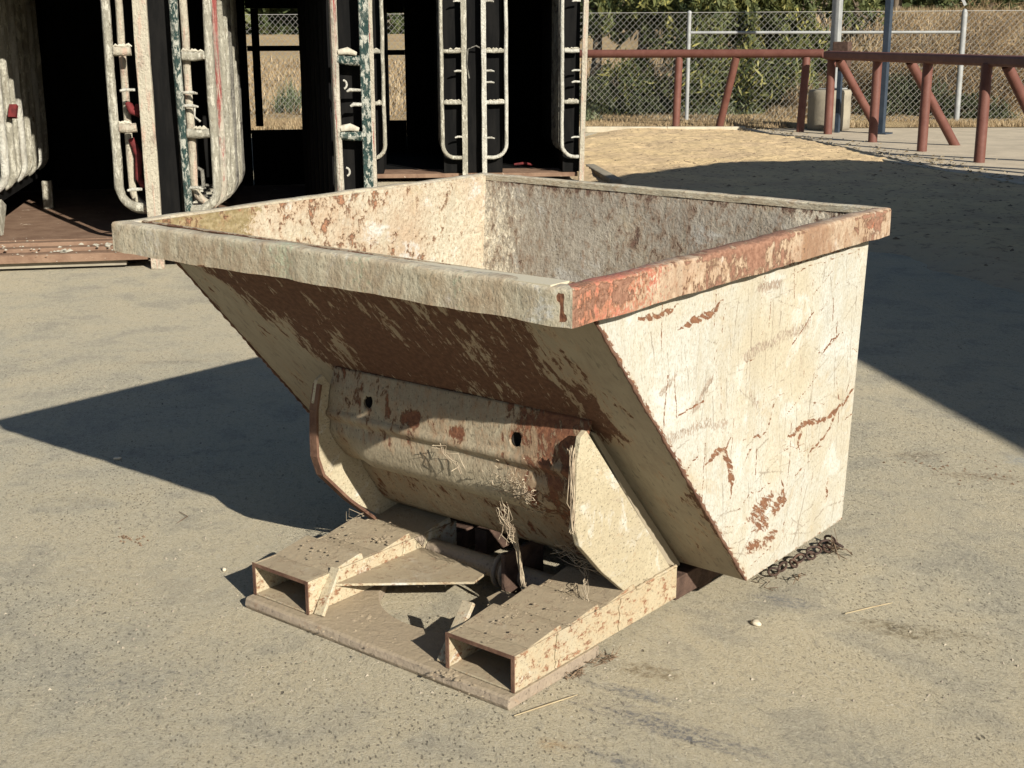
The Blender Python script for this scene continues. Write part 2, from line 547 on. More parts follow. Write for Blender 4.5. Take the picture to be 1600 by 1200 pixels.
MT['railred'] = simple("rail_oxide_red", (0.105, 0.038, 0.027), (0.135, 0.055, 0.040), 5, 0.6, 0.15, c3=(0.18, 0.10, 0.07), t=(0.66, 0.72), spec=0.35)
MT['galv'] = simple("galvanised_steel", (0.27, 0.275, 0.265), (0.21, 0.215, 0.21), 9, 0.5, 0.1, spec=0.5)
MT['bluepost'] = simple("dark_blue_post_paint", (0.020, 0.030, 0.045), (0.035, 0.045, 0.06), 6, 0.6, 0.1)
MT['concrete'] = simple("rough_concrete", (0.27, 0.24, 0.18), (0.20, 0.175, 0.135), 5, 0.9, 0.4, c3=(0.18, 0.16, 0.12))
MT['kerb'] = simple("kerb_concrete", (0.42, 0.37, 0.28), (0.33, 0.29, 0.21), 4, 0.9, 0.4)
MT['strip'] = simple("dusty_concrete_strip", (0.42, 0.355, 0.26), (0.34, 0.29, 0.215), 2.5, 0.9, 0.4, c3=(0.20, 0.16, 0.11), t=(0.6, 0.72))
MT['bark'] = simple("bark", (0.11, 0.085, 0.06), (0.16, 0.125, 0.09), 9, 0.9, 0.8, streak=(1, 1, 0.3))
MT['black'] = simple("interior_shade_black", (0.004, 0.004, 0.004), (0.008, 0.0075, 0.007), 6, 0.85, 0.2, streak=(3, 3, 0.4), c3=(0.03, 0.03, 0.028), t=(0.68, 0.76), spec=0.08)  # near-black stands in for the deep shade inside the stalls
MT['deckm'] = simple("rusty_deck_boards", (0.135, 0.080, 0.052), (0.195, 0.125, 0.083), 6, 0.85, 0.6, c3=(0.50, 0.42, 0.32), t=(0.64, 0.68))
MT['mud'] = simple("dried_paint_lump", (0.46, 0.43, 0.35), (0.30, 0.27, 0.21), 18, 0.9, 0.6)
MT['straw'] = simple("dry_straw", (0.36, 0.30, 0.19), (0.26, 0.20, 0.12), 12, 0.85, 0.1)
MT['web'] = simple("dusty_cobweb", (0.42, 0.35, 0.25), (0.26, 0.20, 0.14), 30, 0.95, 0.1)
MT['stone'] = simple("pale_stone", (0.55, 0.48, 0.36), (0.40, 0.35, 0.27), 20, 0.9, 0.5)
MT['debris'] = simple("dark_leaf_litter", (0.10, 0.065, 0.04), (0.20, 0.14, 0.09), 30, 0.9, 0.2)
MT['chainm'] = simple("rusty_chain", (0.035, 0.022, 0.018), (0.085, 0.05, 0.035), 30, 0.7, 0.3)
MT['redpad'] = simple("red_cloth", (0.13, 0.018, 0.018), (0.06, 0.01, 0.010), 15, 0.8, 0.5)
MT['shed'] = simple("shed_sheet", (0.42, 0.40, 0.35), (0.36, 0.34, 0.30), 2, 0.6, 0.1)


def flaky(name, a, b, amt=(0.5, 0.56), rustamt=(0.60, 0.64), c=(0.20, 0.12, 0.08), zs=0.3, d=(0.10, 0.08, 0.06)):
    """thick flaking paint: colour a under flakes of b with streaks of c and pits of d"""
    M = Mat(name, 0.65, 0.25)
    v = M.coord('Object', (1, 1, zs))
    n1 = M.noise(v, 34, 8, 0.72, 0.4)
    n2 = M.noise(v, 22, 9, 0.75, 0.8)
    n3 = M.noise(M.coord('Object'), 60, 6, 0.7)
    n4 = M.noise(M.coord('Object', (1, 1, .5)), 14, 8, 0.75, 0.5)
    col = M.mix(M.ramp(n1, amt[0], amt[1]), a, b)
    col = M.mix(M.ramp(n2, rustamt[0], rustamt[1]), col, c)
    col = M.mix(M.math('MULTIPLY', M.ramp(n4, 0.50, 0.64), 0.55), col, tuple(x * 0.45 for x in b))
    col = M.mix(M.math('MULTIPLY', M.ramp(n3, 0.60, 0.70), 0.8), col, d)
    return M.out(col, M.bump(M.math('ADD', n1, M.math('ADD', n4, n3)), 1.0, 0.018))


MT['white'] = flaky("flaking_white_paint", (0.30, 0.28, 0.22), (0.50, 0.475, 0.39), c=(0.17, 0.13, 0.09))
MT['whitepink'] = flaky("white_paint_over_red", (0.44, 0.40, 0.31), (0.46, 0.34, 0.26), (0.52, 0.58), c=(0.30, 0.15, 0.11), rustamt=(0.62, 0.66), zs=.12)
MT['green'] = flaky("green_paint_with_white_flakes", (0.020, 0.045, 0.040), (0.40, 0.40, 0.34), (0.50, 0.56), c=(0.04, 0.09, 0.08), zs=.45)
MT['redwhite'] = flaky("red_and_white_paint", (0.42, 0.38, 0.30), (0.48, 0.44, 0.36), (0.50, 0.55), c=(0.28, 0.07, 0.06), rustamt=(0.53, 0.60), zs=.06)
MT['dull'] = flaky("dull_grimy_shade_paint", (0.20, 0.19, 0.16), (0.14, 0.13, 0.11), c=(0.05, 0.045, 0.04), rustamt=(0.52, 0.60))  # also tones down frames deeper in the far row, as shade
MT['brightw'] = flaky("bright_white_paint", (0.50, 0.485, 0.42), (0.42, 0.395, 0.33), c=(0.30, 0.25, 0.19), rustamt=(0.62, 0.66))

# ------------------------------------------------------------------ setting
gm = MB()
gm.add([(-300, -300, 0), (300, -300, 0), (300, 300, 0), (-300, 300, 0)], [(0, 1, 2, 3)])
struct(gm.build('ground', MT['ground']))


def grid(name, P, nu, nv, mat, hfun=None, uvscale=1.0, **kw):
    """P(s,t)->(x,y); hfun(x,y)->z"""
    s, t = np.meshgrid(np.linspace(0, 1, nu), np.linspace(0, 1, nv), indexing='ij')
    x, y = P(s, t)
    z = hfun(x, y, s, t)
    v = np.stack([x, y, z], -1).reshape(-1, 3)
    i, j = np.meshgrid(np.arange(nu - 1), np.arange(nv - 1), indexing='ij')
    a = (i * nv + j).ravel()
    f = np.stack([a, a + nv, a + nv + 1, a + 1], -1)
    return npmesh(name, v, f, mat, smooth=True, **kw)


# packed dirt apron between the tarmac and the kerb
def dirt_mat():
    M = Mat("packed_dirt", 0.95, 0.1)
    v = M.coord('Object')
    n1 = M.noise(v, 1.6, 8, 0.66, 0.4); n2 = M.noise(v, 14, 8, 0.7, 0.3); n3 = M.noise(v, 60, 4, 0.6)
    near = M.coord('Object', (1, 1, 1))
    col = M.mix(M.ramp(n1, 0.35, 0.65), (0.56, 0.42, 0.235), (0.45, 0.335, 0.205))
    col = M.mix(M.math('MULTIPLY', M.ramp(n2, 0.53, 0.64), 0.8), col, (0.19, 0.135, 0.085))
    col = M.mix(M.math('MULTIPLY', M.ramp(n3, 0.5, 0.75), 0.4), col, (0.56, 0.43, 0.25))
    # greyer, manure-dark towards the tarmac
    s = M.n("ShaderNodeSeparateXYZ"); M.t.links.new(v, s.inputs[0])
    k = M.math('ADD', M.math('MULTIPLY', s.outputs[1], 0.77), M.math('MULTIPLY', s.outputs[0], 0.40))
    k = M.math('ADD', k, M.math('MULTIPLY', M.math('SUBTRACT', n1, 0.5), 2.0))
    col = M.mix(M.ramp(k, 5.6, 3.6), col, (0.27, 0.24, 0.19))
    h = M.math('ADD', M.math('MULTIPLY', n2, 1.0), M.math('MULTIPLY', n3, 0.35))
    return M.out(col, M.bump(h, 0.55, 0.03))


A0 = np.array([-7.1, 9.9]); A1 = np.array([4.5, 3.1]); B0 = np.array([-9.3, 14.95]); Bm = np.array([-7.39, 16.3]); B1 = np.array([-1.32, 10.78]); B2 = np.array([5.5, 4.6])


def dirtP(s, t):
    nx = A0[0] + (A1[0] - A0[0]) * s; ny = A0[1] + (A1[1] - A0[1]) * s
    kx = np.interp(s, [0, 0.18, 0.62, 1], [B0[0], Bm[0], B1[0], B2[0]])
    ky = np.interp(s, [0, 0.18, 0.62, 1], [B0[1], Bm[1], B1[1], B2[1]])
    return nx + (kx - nx) * t, ny + (ky - ny) * t


def dirtH(x, y, s, t):
    h = 0.055 * fbm(x * 0.8, y * 0.8, 5, 4) + 0.040 * fbm(x * 3.5, y * 3.5, 9, 3) + 0.018 * fbm(x * 12, y * 12, 29, 2) + 0.03 * np.abs(fbm(x * 1.2 + y * 1.5, y * 5 - x * 4, 19, 3) - 0.5)
    mound = 0.05 * np.exp(-((x + 5.6) ** 2 + (y - 12.8) ** 2) / 4.5)
    edge = sstep(0.0, 0.16, t + 0.10 * (fbm(x * 1.5, y * 1.5, 31, 3) - 0.5))
    tail = sstep(0, 0.05, s)
    return (h + mound) * edge * tail - 0.012 + 0.006 * edge


struct(grid('dirt', dirtP, 420, 240, dirt_mat(), dirtH))

# concrete strip that carries the rails
sm_ = MB()
sm_.add([(-9.3, 14.98, 0.045), (-7.39, 16.36, 0.05), (-3.21, 12.30, 0.05), (-1.32, 10.82, 0.05), (7.0, 3.4, 0.05), (16, 12, 0.05), (1.0, 22.4, 0.05), (-6.0, 18.2, 0.05), (-9.6, 15.4, 0.045)],
        [(0, 1, 8), (1, 2, 7, 8), (2, 3, 6, 7), (3, 4, 5, 6)])
struct(sm_.build('pavement', MT['strip']))


# dry field and bank behind the fence
def fieldH(lat, fwd):
    bank = 1.70 * sstep(4.2, 8.0, lat) * sstep(21.8, 28.0, fwd)
    far = 1.65 * sstep(28, 85, fwd) * (1 - .8 * sstep(4.2, 9.0, lat)) + 16 * sstep(90, 260, fwd)
    return np.maximum(bank, 0) + far


def field_mat():
    M = Mat("dry_grass_field", 0.95, 0.05)
    v = M.coord('Object')
    n1 = M.noise(v, 0.5, 7, 0.6, 0.4); n2 = M.noise(v, 5, 8, 0.75); n3 = M.noise(v, 30, 5, 0.7)
    col = M.mix(M.ramp(n1, 0.35, 0.65), (0.44, 0.33, 0.18), (0.36, 0.26, 0.15))
    col = M.mix(M.math('MULTIPLY', M.ramp(n2, 0.5, 0.72), 0.55), col, (0.21, 0.15, 0.085))
    col = M.mix(M.math('MULTIPLY', M.ramp(n3, 0.5, 0.72), 0.4), col, (0.52, 0.41, 0.25))
    return M.out(col, M.bump(M.math('ADD', n2, n3), 0.8, 0.12))


def fieldP(s, t):
    fwd = 20.72 + 280 * t ** 2.2
    lat = (s - 0.5) * (46 + 420 * t ** 1.5) - 1
    return CAM[0] + FH[0] * fwd + RH[0] * lat, CAM[1] + FH[1] * fwd + RH[1] * lat


def fieldZ(x, y, s, t):
    fwd = (x - CAM[0]) * FH[0] + (y - CAM[1]) * FH[1]; lat = (x - CAM[0]) * RH[0] + (y - CAM[1]) * RH[1]
    return fieldH(lat, fwd) + 0.06 + 0.07 * fbm(x, y, 3, 4) * sstep(20.7, 21.5, fwd)


struct(grid('hill', fieldP, 220, 160, field_mat(), fieldZ))

# kerb pieces (each straight run is a block)
kpts = [(-10.6, 14.1), (-9.37, 14.92), (-8.35, 15.62), (-7.39, 16.33)]
kr = thing('kerb', 'pale low concrete kerb along the far edge of the sandy dirt', 'kerb', (kpts[1][0], kpts[1][1], 0))
for a, b in zip(kpts[:-1], kpts[1:]):
    k = MB().beam((a[0], a[1], 0.045), (b[0], b[1], 0.045), 0.13, 0.09)
    k.build('kerb_block', MT['kerb'], kr, kr.location, bevel=0.012)
kpts = [(-7.34, 16.29), (-5.9, 14.90), (-4.55, 13.60), (-3.21, 12.27), (-2.2, 11.48), (-1.28, 10.78), (0.6, 9.1), (3.0, 6.9), (6.0, 4.2)]
kr = thing('kerb', 'dusty flush concrete edging in front of the row of leaning pipe rail posts', 'kerb', (kpts[2][0], kpts[2][1], 0))
for a, b in zip(kpts[:-1], kpts[1:]):
    k = MB().beam((a[0], a[1], 0.03), (b[0], b[1], 0.03), 0.09, 0.075)
    k.build('kerb_block', MT['kerb'], kr, kr.location, bevel=0.01)
kr = thing('kerb', 'short concrete kerb beside the foot of the right end white post', 'kerb', (-6.2, 10.3, 0))
for a, b in (((-7.4, 11.6), (-6.2, 10.45)), ((-6.2, 10.45), (-4.6, 8.85))):
    MB().beam((a[0], a[1], 0.035), (b[0], b[1], 0.035), 0.12, 0.07).build('kerb_block', MT['concrete'], kr, kr.location, bevel=0.015)  # darker concrete stands in for shade on this kerb

# ------------------------------------------------------------------ shed outside the frame on the right (casts the wide shadow)
sx, sy = -SUN.x / -SUN.z, -SUN.y / -SUN.z


def back(p, h):   # where a roof corner stands so that its shadow lands on p
    return (p[0] + sx * h, p[1] + sy * h, h)


HS = 3.1
c1 = back((-5.1, 8.3), HS); c2 = back((-4.80, 10.9), HS); c3 = back((-3.55, 12.42), HS); ex = 9.0
u = np.array([0.753, -0.658])
roof = [c1, c2, c3, (c3[0] + 0.82 * ex, c3[1] - 0.58 * ex, HS), (c1[0] + u[0] * ex, c1[1] + u[1] * ex, HS)]
sh = thing('metal_shed', 'plain grey metal shed standing just beyond the right edge of the yard', 'shed', (c1[0], c1[1], 0))
rb = MB(); n5 = len(roof)
rb.add([(p[0], p[1], HS) for p in roof] + [(p[0], p[1], HS - 0.12) for p in roof],
       [tuple(range(n5)), tuple(range(2 * n5 - 1, n5 - 1, -1))] + [(i, n5 + i, n5 + (i + 1) % n5, (i + 1) % n5) for i in range(n5)])
rb.build('roof', MT['shed'], sh, sh.location)
for i in range(n5):
    p, q = roof[i], roof[(i + 1) % n5]
    cx_ = sum(a[0] for a in roof) / n5; cy_ = sum(a[1] for a in roof) / n5
    f = lambda a: (a[0] + (cx_ - a[0]) * 0.03, a[1] + (cy_ - a[1]) * 0.03)
    p, q = f(p), f(q)
    wb = MB()
    wb.add([(p[0], p[1], 0), (q[0], q[1], 0), (q[0], q[1], HS - 0.125), (p[0], p[1], HS - 0.125)], [(0, 1, 2, 3)])
    w_ = wb.build('wall', MT['shed'], sh, sh.location)
    md = w_.modifiers.new('thick', 'SOLIDIFY'); md.thickness = 0.04

# ------------------------------------------------------------------ the hopper
HW, HD, HH, HB, HE = 1.40, 1.4229, 0.957, 0.0731, 0.0406
HL = Vector((0.775, 0.70, 0.0))
hop = thing('dump_hopper', 'rust streaked cream steel dumping hopper on forklift pockets in the middle of the yard', 'hopper', HL)
wv = np.array([0.0068, 0.0093, 0.0079]); wc = np.array([0.7, 0.7, 0.6])


def Bk(P):
    P = np.asarray(P, float)
    return P + np.cross(wv, P - wc)


def Bkp(p):
    return tuple(Bk(np.array(p, float)))


def slab(name, pos, nrm, thick, nu, nv, uvf, mats, attro, attri=None, dent=0.004, dseed=1, bucket=True):
    s, t = np.meshgrid(np.linspace(0, 1, nu), np.linspace(0, 1, nv), indexing='ij')
    P = pos(s, t)                       # (nu,nv,3)
    U = uvf(s, t)                       # (nu,nv,2)
    n = np.array(nrm, float)
    d = dent * (fbm(U[..., 0] * 3, U[..., 1] * 3, dseed, 3) - 0.5) * 2 + dent * 0.35 * (fbm(U[..., 0] * 14, U[..., 1] * 14, dseed + 3, 2) - 0.5)
    d = d * sstep(0, 0.05, s) * sstep(0, 0.05, 1 - s) * sstep(0, 0.05, t) * sstep(0, 0.05, 1 - t)
    O = P + n * d[..., None]
    I = O - n * thick
    V = np.concatenate([O.reshape(-1, 3), I.reshape(-1, 3)])
    if bucket: V = Bk(V)
    N = nu * nv
    i, j = np.meshgrid(np.arange(nu - 1), np.arange(nv - 1), indexing='ij')
    a = (i * nv + j).ravel()
    fo = np.stack([a, a + nv, a + nv + 1, a + 1], -1)
    fi = fo[:, ::-1] + N
    e = []
    for k in range(nv - 1):
        e.append((k, k + 1, k + 1 + N, k + N)); q = (nu - 1) * nv + k; e.append((q + 1, q, q + N, q + 1 + N))
    for k in range(nu - 1):
        q = k * nv; e.append((q + nv, q, q + N, q + nv + N)); q = k * nv + nv - 1; e.append((q, q + nv, q + nv + N, q + N))
    F = np.concatenate([fo, fi, np.array(e)])
    mi = np.concatenate([np.zeros(len(fo)), np.ones(len(fi)), np.zeros(len(e))])
    uv = np.concatenate([U.reshape(-1, 2)] * 2)
    ao = attro(U[..., 0], U[..., 1]); ai = (attri or attro)(U[..., 0], U[..., 1])
    at = {}
    for k in ('rust', 'alt', 'grime'):
        z = np.zeros((nu, nv))
        at[k] = np.concatenate([(z + ao.get(k, 0)).ravel(), (z + ai.get(k, 0)).ravel()])
    o = npmesh(name, V, F, mats, hop, at, uv, smooth=True, mi=mi, loc=HL)
    import bmesh
    bm = bmesh.new(); bm.from_mesh(o.data); bmesh.ops.recalc_face_normals(bm, faces=bm.faces)
    # sharp borders
    for ed in bm.edges:
        if len(ed.link_faces) == 2 and ed.calc_face_angle(0) > 0.7: ed.smooth = False
    bm.to_mesh(o.data); bm.free()
    return o


# ---- attribute painters
srs = np.random.default_rng(21)
scr = []
for i in range(330):
    cy_, cz_ = srs.uniform(0.3, 1.36), srs.uniform(0.14, 0.86)
    if srs.random() < 0.55:
        an = srs.normal(math.pi / 2, 0.18)
    else:
        an = srs.normal(0.05, 0.35)
    L = srs.uniform(0.02, 0.13) * (1.6 if srs.random() < .2 else 1)
    scr.append(((cy_ - math.cos(an) * L / 2, cz_ - math.sin(an) * L / 2), (cy_ + math.cos(an) * L / 2, cz_ + math.sin(an) * L / 2), srs.uniform(0.0010, 0.0026), srs.uniform(0.55, 1.0)))


def side_attr(y, z):
    r = np.zeros_like(y); al = np.zeros_like(y); g = np.zeros_like(y)
    x_ = y + 0.020 * (fbm(y * 38, z * 38, 4, 3) - 0.5); y_ = z + 0.016 * (fbm(y * 44, z * 30, 14, 3) - 0.5)

    def line(pts, w, amt=0.85):
        nonlocal r
        wd = w * (0.22 + 0.95 * fbm(y * 30, z * 30, 8, 2))
        de = np.minimum(np.hypot(y - pts[0][0], z - pts[0][1]), np.hypot(y - pts[-1][0], z - pts[-1][1]))
        wd = wd * (0.25 + 0.95 * sstep(0.0, 0.05, de))
        r = np.maximum(r, amt * sstep(1.25, 0.5, segd(x_, y_, pts) / wd))

    def smear(pts, w, amt=0.6):
        nonlocal al
        al = np.maximum(al, amt * sstep(1.3, 0.3, segd(x_, y_, pts) / w))

    line([(1.36, .475), (1.30, .445), (1.20, .425), (1.06, .44), (.98, .425)], 0.011)
    line([(1.06, .44), (1.03, .40), (1.04, .37)], 0.013)
    line([(1.27, .44), (1.20, .385), (1.09, .355), (1.08, .33)], 0.006, .8)
    line([(1.36, .40), (1.31, .395)], 0.009)
    line([(.58, .46), (.62, .478), (.655, .47), (.69, .43), (.705, .385), (.70, .345)], 0.014)
    line([(.655, .47), (.70, .50)], 0.012)
    line([(.45, .795), (.53, .808), (.575, .808), (.63, .832)], 0.012)
    line([(.29, .845), (.37, .838), (.44, .85)], 0.012)
    line([(1.14, .605), (1.19, .63), (1.26, .645)], 0.006)
    line([(.80, .47), (.86, .465)], 0.010); line([(.76, .42), (.80, .445)], 0.009)
    line([(.60, .70), (.615, .735)], 0.006, .7)
    line([(.86, .455), (.90, .53), (.93, .55)], 0.005, .6)
    line([(.95, .33), (.98, .26), (.94, .24)], 0.009, .75)
    line([(.88, .54), (.98, .55)], 0.004, .6)
    line([(.30, .44), (.33, .46)], 0.012)
    line([(.72, .30), (.80, .325), (.92, .33)], 0.003, .7)
    line([(1.0, .31), (1.10, .335), (1.18, .36)], 0.003, .7)
    line([(.95, .47), (.955, .40), (1.05, .385), (1.12, .395)], 0.0028, .7)
    line([(.90, .86), (.99, .865), (1.37, .868)], 0.004, .65)
    line([(.94, .845), (1.2, .85), (1.36, .855)], 0.0028, .6)
    line([(.98, .24), (.985, .13)], 0.0035, .6)
    line([(1.12, .33), (1.12, .22)], 0.003, .5)
    line([(1.33, .86), (1.335, .83)], 0.012, .8)
    r = np.maximum(r, 0.80 * blob(y, z, .85, .275, .075, .030, 0.25))
    r = np.maximum(r, 0.80 * blob(y, z, .94, .265, .040, .030, 0.6))
    r = np.maximum(r, 0.74 * blob(y, z, .86, .235, .045, .030, -0.5))
    r = np.maximum(r, 0.76 * blob(y, z, .82, .185, .045, .022, 0.0))
    r = np.maximum(r, 0.68 * blob(y, z, .90, .180, .060, .024, 0.2))
    r = np.maximum(r, 0.60 * blob(y, z, 1.22, .22, .012, .04))
    gs = np.zeros_like(y)
    for q_, (a, b, w, k) in enumerate(scr):
        v_ = k * sstep(1.3, 0.5, segd(y + (x_ - y) * .4, z + (y_ - z) * .4, [a, b]) / w)
        if q_ % 5 == 0: r = np.maximum(r, v_)
        else: gs = np.maximum(gs, v_)
    smear([(.36, .565), (.45, .555), (.56, .56), (.66, .535)], 0.020, .5)
    smear([(.52, .60), (.60, .66)], 0.015, .55); smear([(.38, .67), (.44, .70)], 0.012, .5)
    smear([(.74, .68), (.86, .69), (1.06, .70)], 0.022, .5)
    smear([(.80, .83), (.90, .83)], 0.020, .55)
    smear([(.78, .58), (.81, .55)], 0.018, .5)
    smear([(1.02, .62), (1.04, .58)], 0.02, .4)
    g = 0.25 * sstep(0.30, 0.08, z) + 0.35 * sstep(0.012, 0.0, np.abs(y - .90 - .05 * (z - .6))) * sstep(.5, .6, z)
    g = g + 1.1 * gs
    # front raking edge
    ye = .797 + (.1285 - .797) * (z - .101) / (.873 - .101)
    r = np.maximum(r, 0.60 * sstep(0.024, 0.004, (y - ye) * 0.756 + 0.01 * (fbm(y * 30, z * 30, 6) - .5)))
    r = np.maximum(r, 0.50 * sstep(0.020, 0.0, z - .10))
    r = np.maximum(r, 0.30 * sstep(0.02, 0.0, 1.36 - y))
    r = np.maximum(r, 0.32 * sstep(0.06, 0.0, .873 - z))
    return dict(rust=r + 0.02, alt=al, grime=g)


def inner_left(y, z):
    r = 0.12 + 0.30 * (fbm(y * 3, z * 3, 41, 3) - 0.35)
    al = 0.85 * sstep(.50, .30, y) + 0.3 * sstep(0.90, 0.95, z)
    r = r - 0.25 * sstep(1.15, 1.33, y) + 0.12 * sstep(.87, .95, z)
    return dict(rust=r, alt=al, grime=0.1 + 0.3 * sstep(1.2, .6, y) * fbm(y * 2, z * 5, 3))


def inner_back(x, z):
    r = 0.15 + 0.45 * (fbm(x * 2.5, z * 3, 44, 3) - 0.45) + 0.25 * sstep(.90, .95, z)
    al = 0.55 * sstep(1.05, 1.2, x) * sstep(.78, .9, z) + 0.35 * sstep(.35, .05, x) + 0.3 * fbm(x * 4, z * 3, 12)
    return dict(rust=r, alt=al, grime=0.35 * fbm(x * 5, z * 2, 2))


def slope_attr(x, s):
    # s = distance down the slope from the rim
    wv_ = .10 * (fbm(x * 5, s * 5, 71, 3) - .5)
    band = sstep(0.02, 0.20, x - 0.55 * s + wv_) * sstep(1.24, 1.06, x - 0.20 * s + wv_)
    low = sstep(0.52, 0.40, s + 0.07 * (fbm(x * 4, s * 4, 2) - .5))
    r = 0.39 + 0.40 * band * low - 0.20 * (1 - band) * low - 0.14 * (1 - low)
    r = r + 0.55 * (fbm((x - 0.05 * s) * 9, s * 2.6, 15, 4) - 0.5)
    r = r + 0.5 * sstep(0.018, 0.0, 1.3594 - x) + 0.4 * sstep(0.015, 0.0, x - .0406)
    ln = 0
    for pts in ([(1.13, .10), (1.23, .16), (1.28, .30)], [(1.15, .12), (1.25, .13)], [(.10, .08), (.13, .22), (.20, .33)], [(.07, .10), (.16, .32)], [(1.27, .22), (1.31, .34)]):
        ln = np.maximum(ln, .55 * sstep(1.2, .5, segd(x, s, pts) / .005))
    return dict(rust=np.maximum(r, ln), alt=0 * x, grime=0.15 + 0 * x)


def plain(u, v):
    return dict(rust=0.25 + 0 * u, alt=0 * u, grime=0.3 + 0 * u)


def topfun(z): return z


TZ = HH - 0.004      # wall tops tuck into the rim
yf = lambda z: .797 + (.1285 - .797) * (z - .101) / (.873 - .101)
yb = lambda z: 1.335 + (1.3861 - 1.335) * (z - .0957) / (.8737 - .0957)
for sgn, X in ((1, HW - HE), (-1, HE)):
    def pos(s, t, X=X):
        z = .101 + (TZ - .101) * t
        y = yf(z) + (yb(z) - yf(z)) * s
        return np.stack([X + 0 * s, y, z], -1)

    def uvf(s, t):
        z = .101 + (TZ - .101) * t
        return np.stack([yf(z) + (yb(z) - yf(z)) * s, z], -1)
    big = sgn == 1
    slab('side_panel', pos, (sgn, 0, 0), 0.006, 360 if big else 90, 240 if big else 60, uvf,
         [MT['side'], MT['inner']], side_attr if big else plain, inner_left, dent=0.0065)


def pos(s, t):
    z = TZ + (.101 - TZ) * t
    return np.stack([HE + .0005 + (HW - 2 * HE - .001) * s, yf(z), z], -1)


slab('front_panel', pos, (0, -.756, -.6546), 0.006, 150, 130,
     lambda s, t: np.stack([HE + (HW - 2 * HE) * s, (TZ - (TZ + (.101 - TZ) * t)) / .756 - .11], -1),
     [MT['slope'], MT['inner']], slope_attr, plain, dent=0.004, dseed=5)


def pos(s, t):
    z = .0957 + (TZ - .0957) * t
    return np.stack([HE + .0065 + (HW - 2 * HE - .013) * s, yb(z) + .001, z], -1)


slab('back_panel', pos, (0, 1, -.065), 0.006, 140, 90,
     lambda s, t: np.stack([HE + (HW - 2 * HE) * s, .0957 + (TZ - .0957) * t], -1),
     [MT['side'], MT['innerback']], plain, inner_back, dent=0.006, dseed=9)


def pos(s, t):
    return np.stack([HE + .007 + (HW - 2 * HE - .014) * s, .803 + (1.330 - .803) * t, .098 - .004 * t], -1)


slab('bottom_panel', pos, (0, 0, -1), 0.006, 30, 16, lambda s, t: np.stack([s * 1.3, t * .5], -1), [MT['slope'], MT['innerback']], plain, plain)


# ---- rim: four folded rails, outer face + thin top
def rim_attr_front(x, z):
    al = 0.46 * np.exp(-((x - .62) / .06) ** 2) + 0.44 * np.exp(-((x - .85) / .07) ** 2) + .38 * np.exp(-((x - .45) / .12) ** 2) + .42 * np.exp(-((x - 1.13) / .04) ** 2)
    r = 0.10 + 0.45 * sstep(.010, 0.0, z - (HH - HB)) * .6 + 0.50 * sstep(.007, .002, HH - z) * (z < HH - .0005) + 0.16 * np.exp(-((x - .34) / .035) ** 2) + .9 * sstep(1.3, .6, segd(x, z, [(1.372, HH - .012), (1.380, HH - .058)]) / .006)
    r = r + .15 * sstep(.04, 0, x)
    return dict(rust=r, alt=al, grime=-.05 + 0.75 * fbm(x * 9, z * 7, 3, 4) + .2 * sstep(.15, 0, x))


def rim_attr_side(y, z):
    rd = sstep(.62, .05, y)
    n = fbm(y * 9, z * 9, 14, 3)
    al = np.clip(rd * (0.62 + .60 * (fbm(y * 7, z * 20, 91, 3) - .3)), 0, .8) + .85 * blob(y, z, 1.30, HH - .03, .025, .014)
    al = al * sstep(0.0, .012, y)
    r = .29 + .85 * (fbm(y * 6, z * 14, 33, 4) - .45) - .22 * sstep(.85, 1.0, y) * sstep(1.25, 1.1, y) + .18 * sstep(.3, .6, y) * sstep(.95, .8, y) + .3 * sstep(.012, 0.003, HH - z) * (z < HH - .0005) + .10 * sstep(1.25, 1.3, y)
    return dict(rust=r, alt=al, grime=.2 + .35 * np.exp(-((y - .98) / .07) ** 2) + .2 * fbm(y * 14, z * 3, 2))


def rim_top(u, v): return dict(rust=0.16 + 0 * u, alt=0 * u, grime=0.2 + 0 * u)


def rail(name, a, b, inn, mat, attr, along):
    """hollow box rail: closed cross-section swept from a to b; cross-section in (inward, z)"""
    n = 180
    a = np.array(a, float); b = np.array(b, float); inn = np.array(inn, float)
    rr = 0.007
    wdt = HE
    sec = [(0, -HB)]
    for k in range(9): sec.append((0, -HB + (HB - rr) * (k + 1) / 9 - 0.0))
    sec += [(rr * .3, -rr * .3), (rr, 0), (wdt * .5, 0.0005), (wdt - .004, 0), (wdt - .001, -.002), (wdt - .001, -.018), (wdt - .006, -.018), (wdt - .006, -.006), (.006, -.006), (.006, -HB)]
    m_ = len(sec)
    t = np.linspace(0, 1, n)
    L = np.linalg.norm(b - a)
    V = []; U = []
    wig = 0.0055 * (fbm(t * 9, t * 0 + (a[0] + b[1]) * 3, 5, 3) - .5) * 2
    for i in range(n):
        for (q, z) in sec:
            # mitre at the corners
            off = q
            s0 = a + (b - a) / L * off * 0.98; s1 = b - (b - a) / L * off * 0.98
            p = s0 + (s1 - s0) * t[i]
            w_ = wig[i] * sstep(0, .05, t[i]) * sstep(0, .05, 1 - t[i])
            p = p + inn * (q + w_)
            V.append((p[0], p[1], HH + z + w_ * .8))
            U.append((p[0] if along == 'x' else p[1], HH + z + (q if z > -.003 else 0)))
    V = Bk(np.array(V))
    F = []
    for i in range(n - 1):
        for k in range(m_):
            k2 = (k + 1) % m_
            F.append((i * m_ + k, i * m_ + k2, (i + 1) * m_ + k2, (i + 1) * m_ + k))
    U = np.array(U)
    at = attr(U[:, 0], U[:, 1])
    o = npmesh(name, V, F, mat, hop, at, U, smooth=True, loc=HL)
    import bmesh
    bm = bmesh.new(); bm.from_mesh(o.data); bmesh.ops.recalc_face_normals(bm, faces=bm.faces)
    for ed in bm.edges:
        if len(ed.link_faces) == 2 and ed.calc_face_angle(0) > 0.9: ed.smooth = False
    bm.to_mesh(o.data); bm.free()
    return o


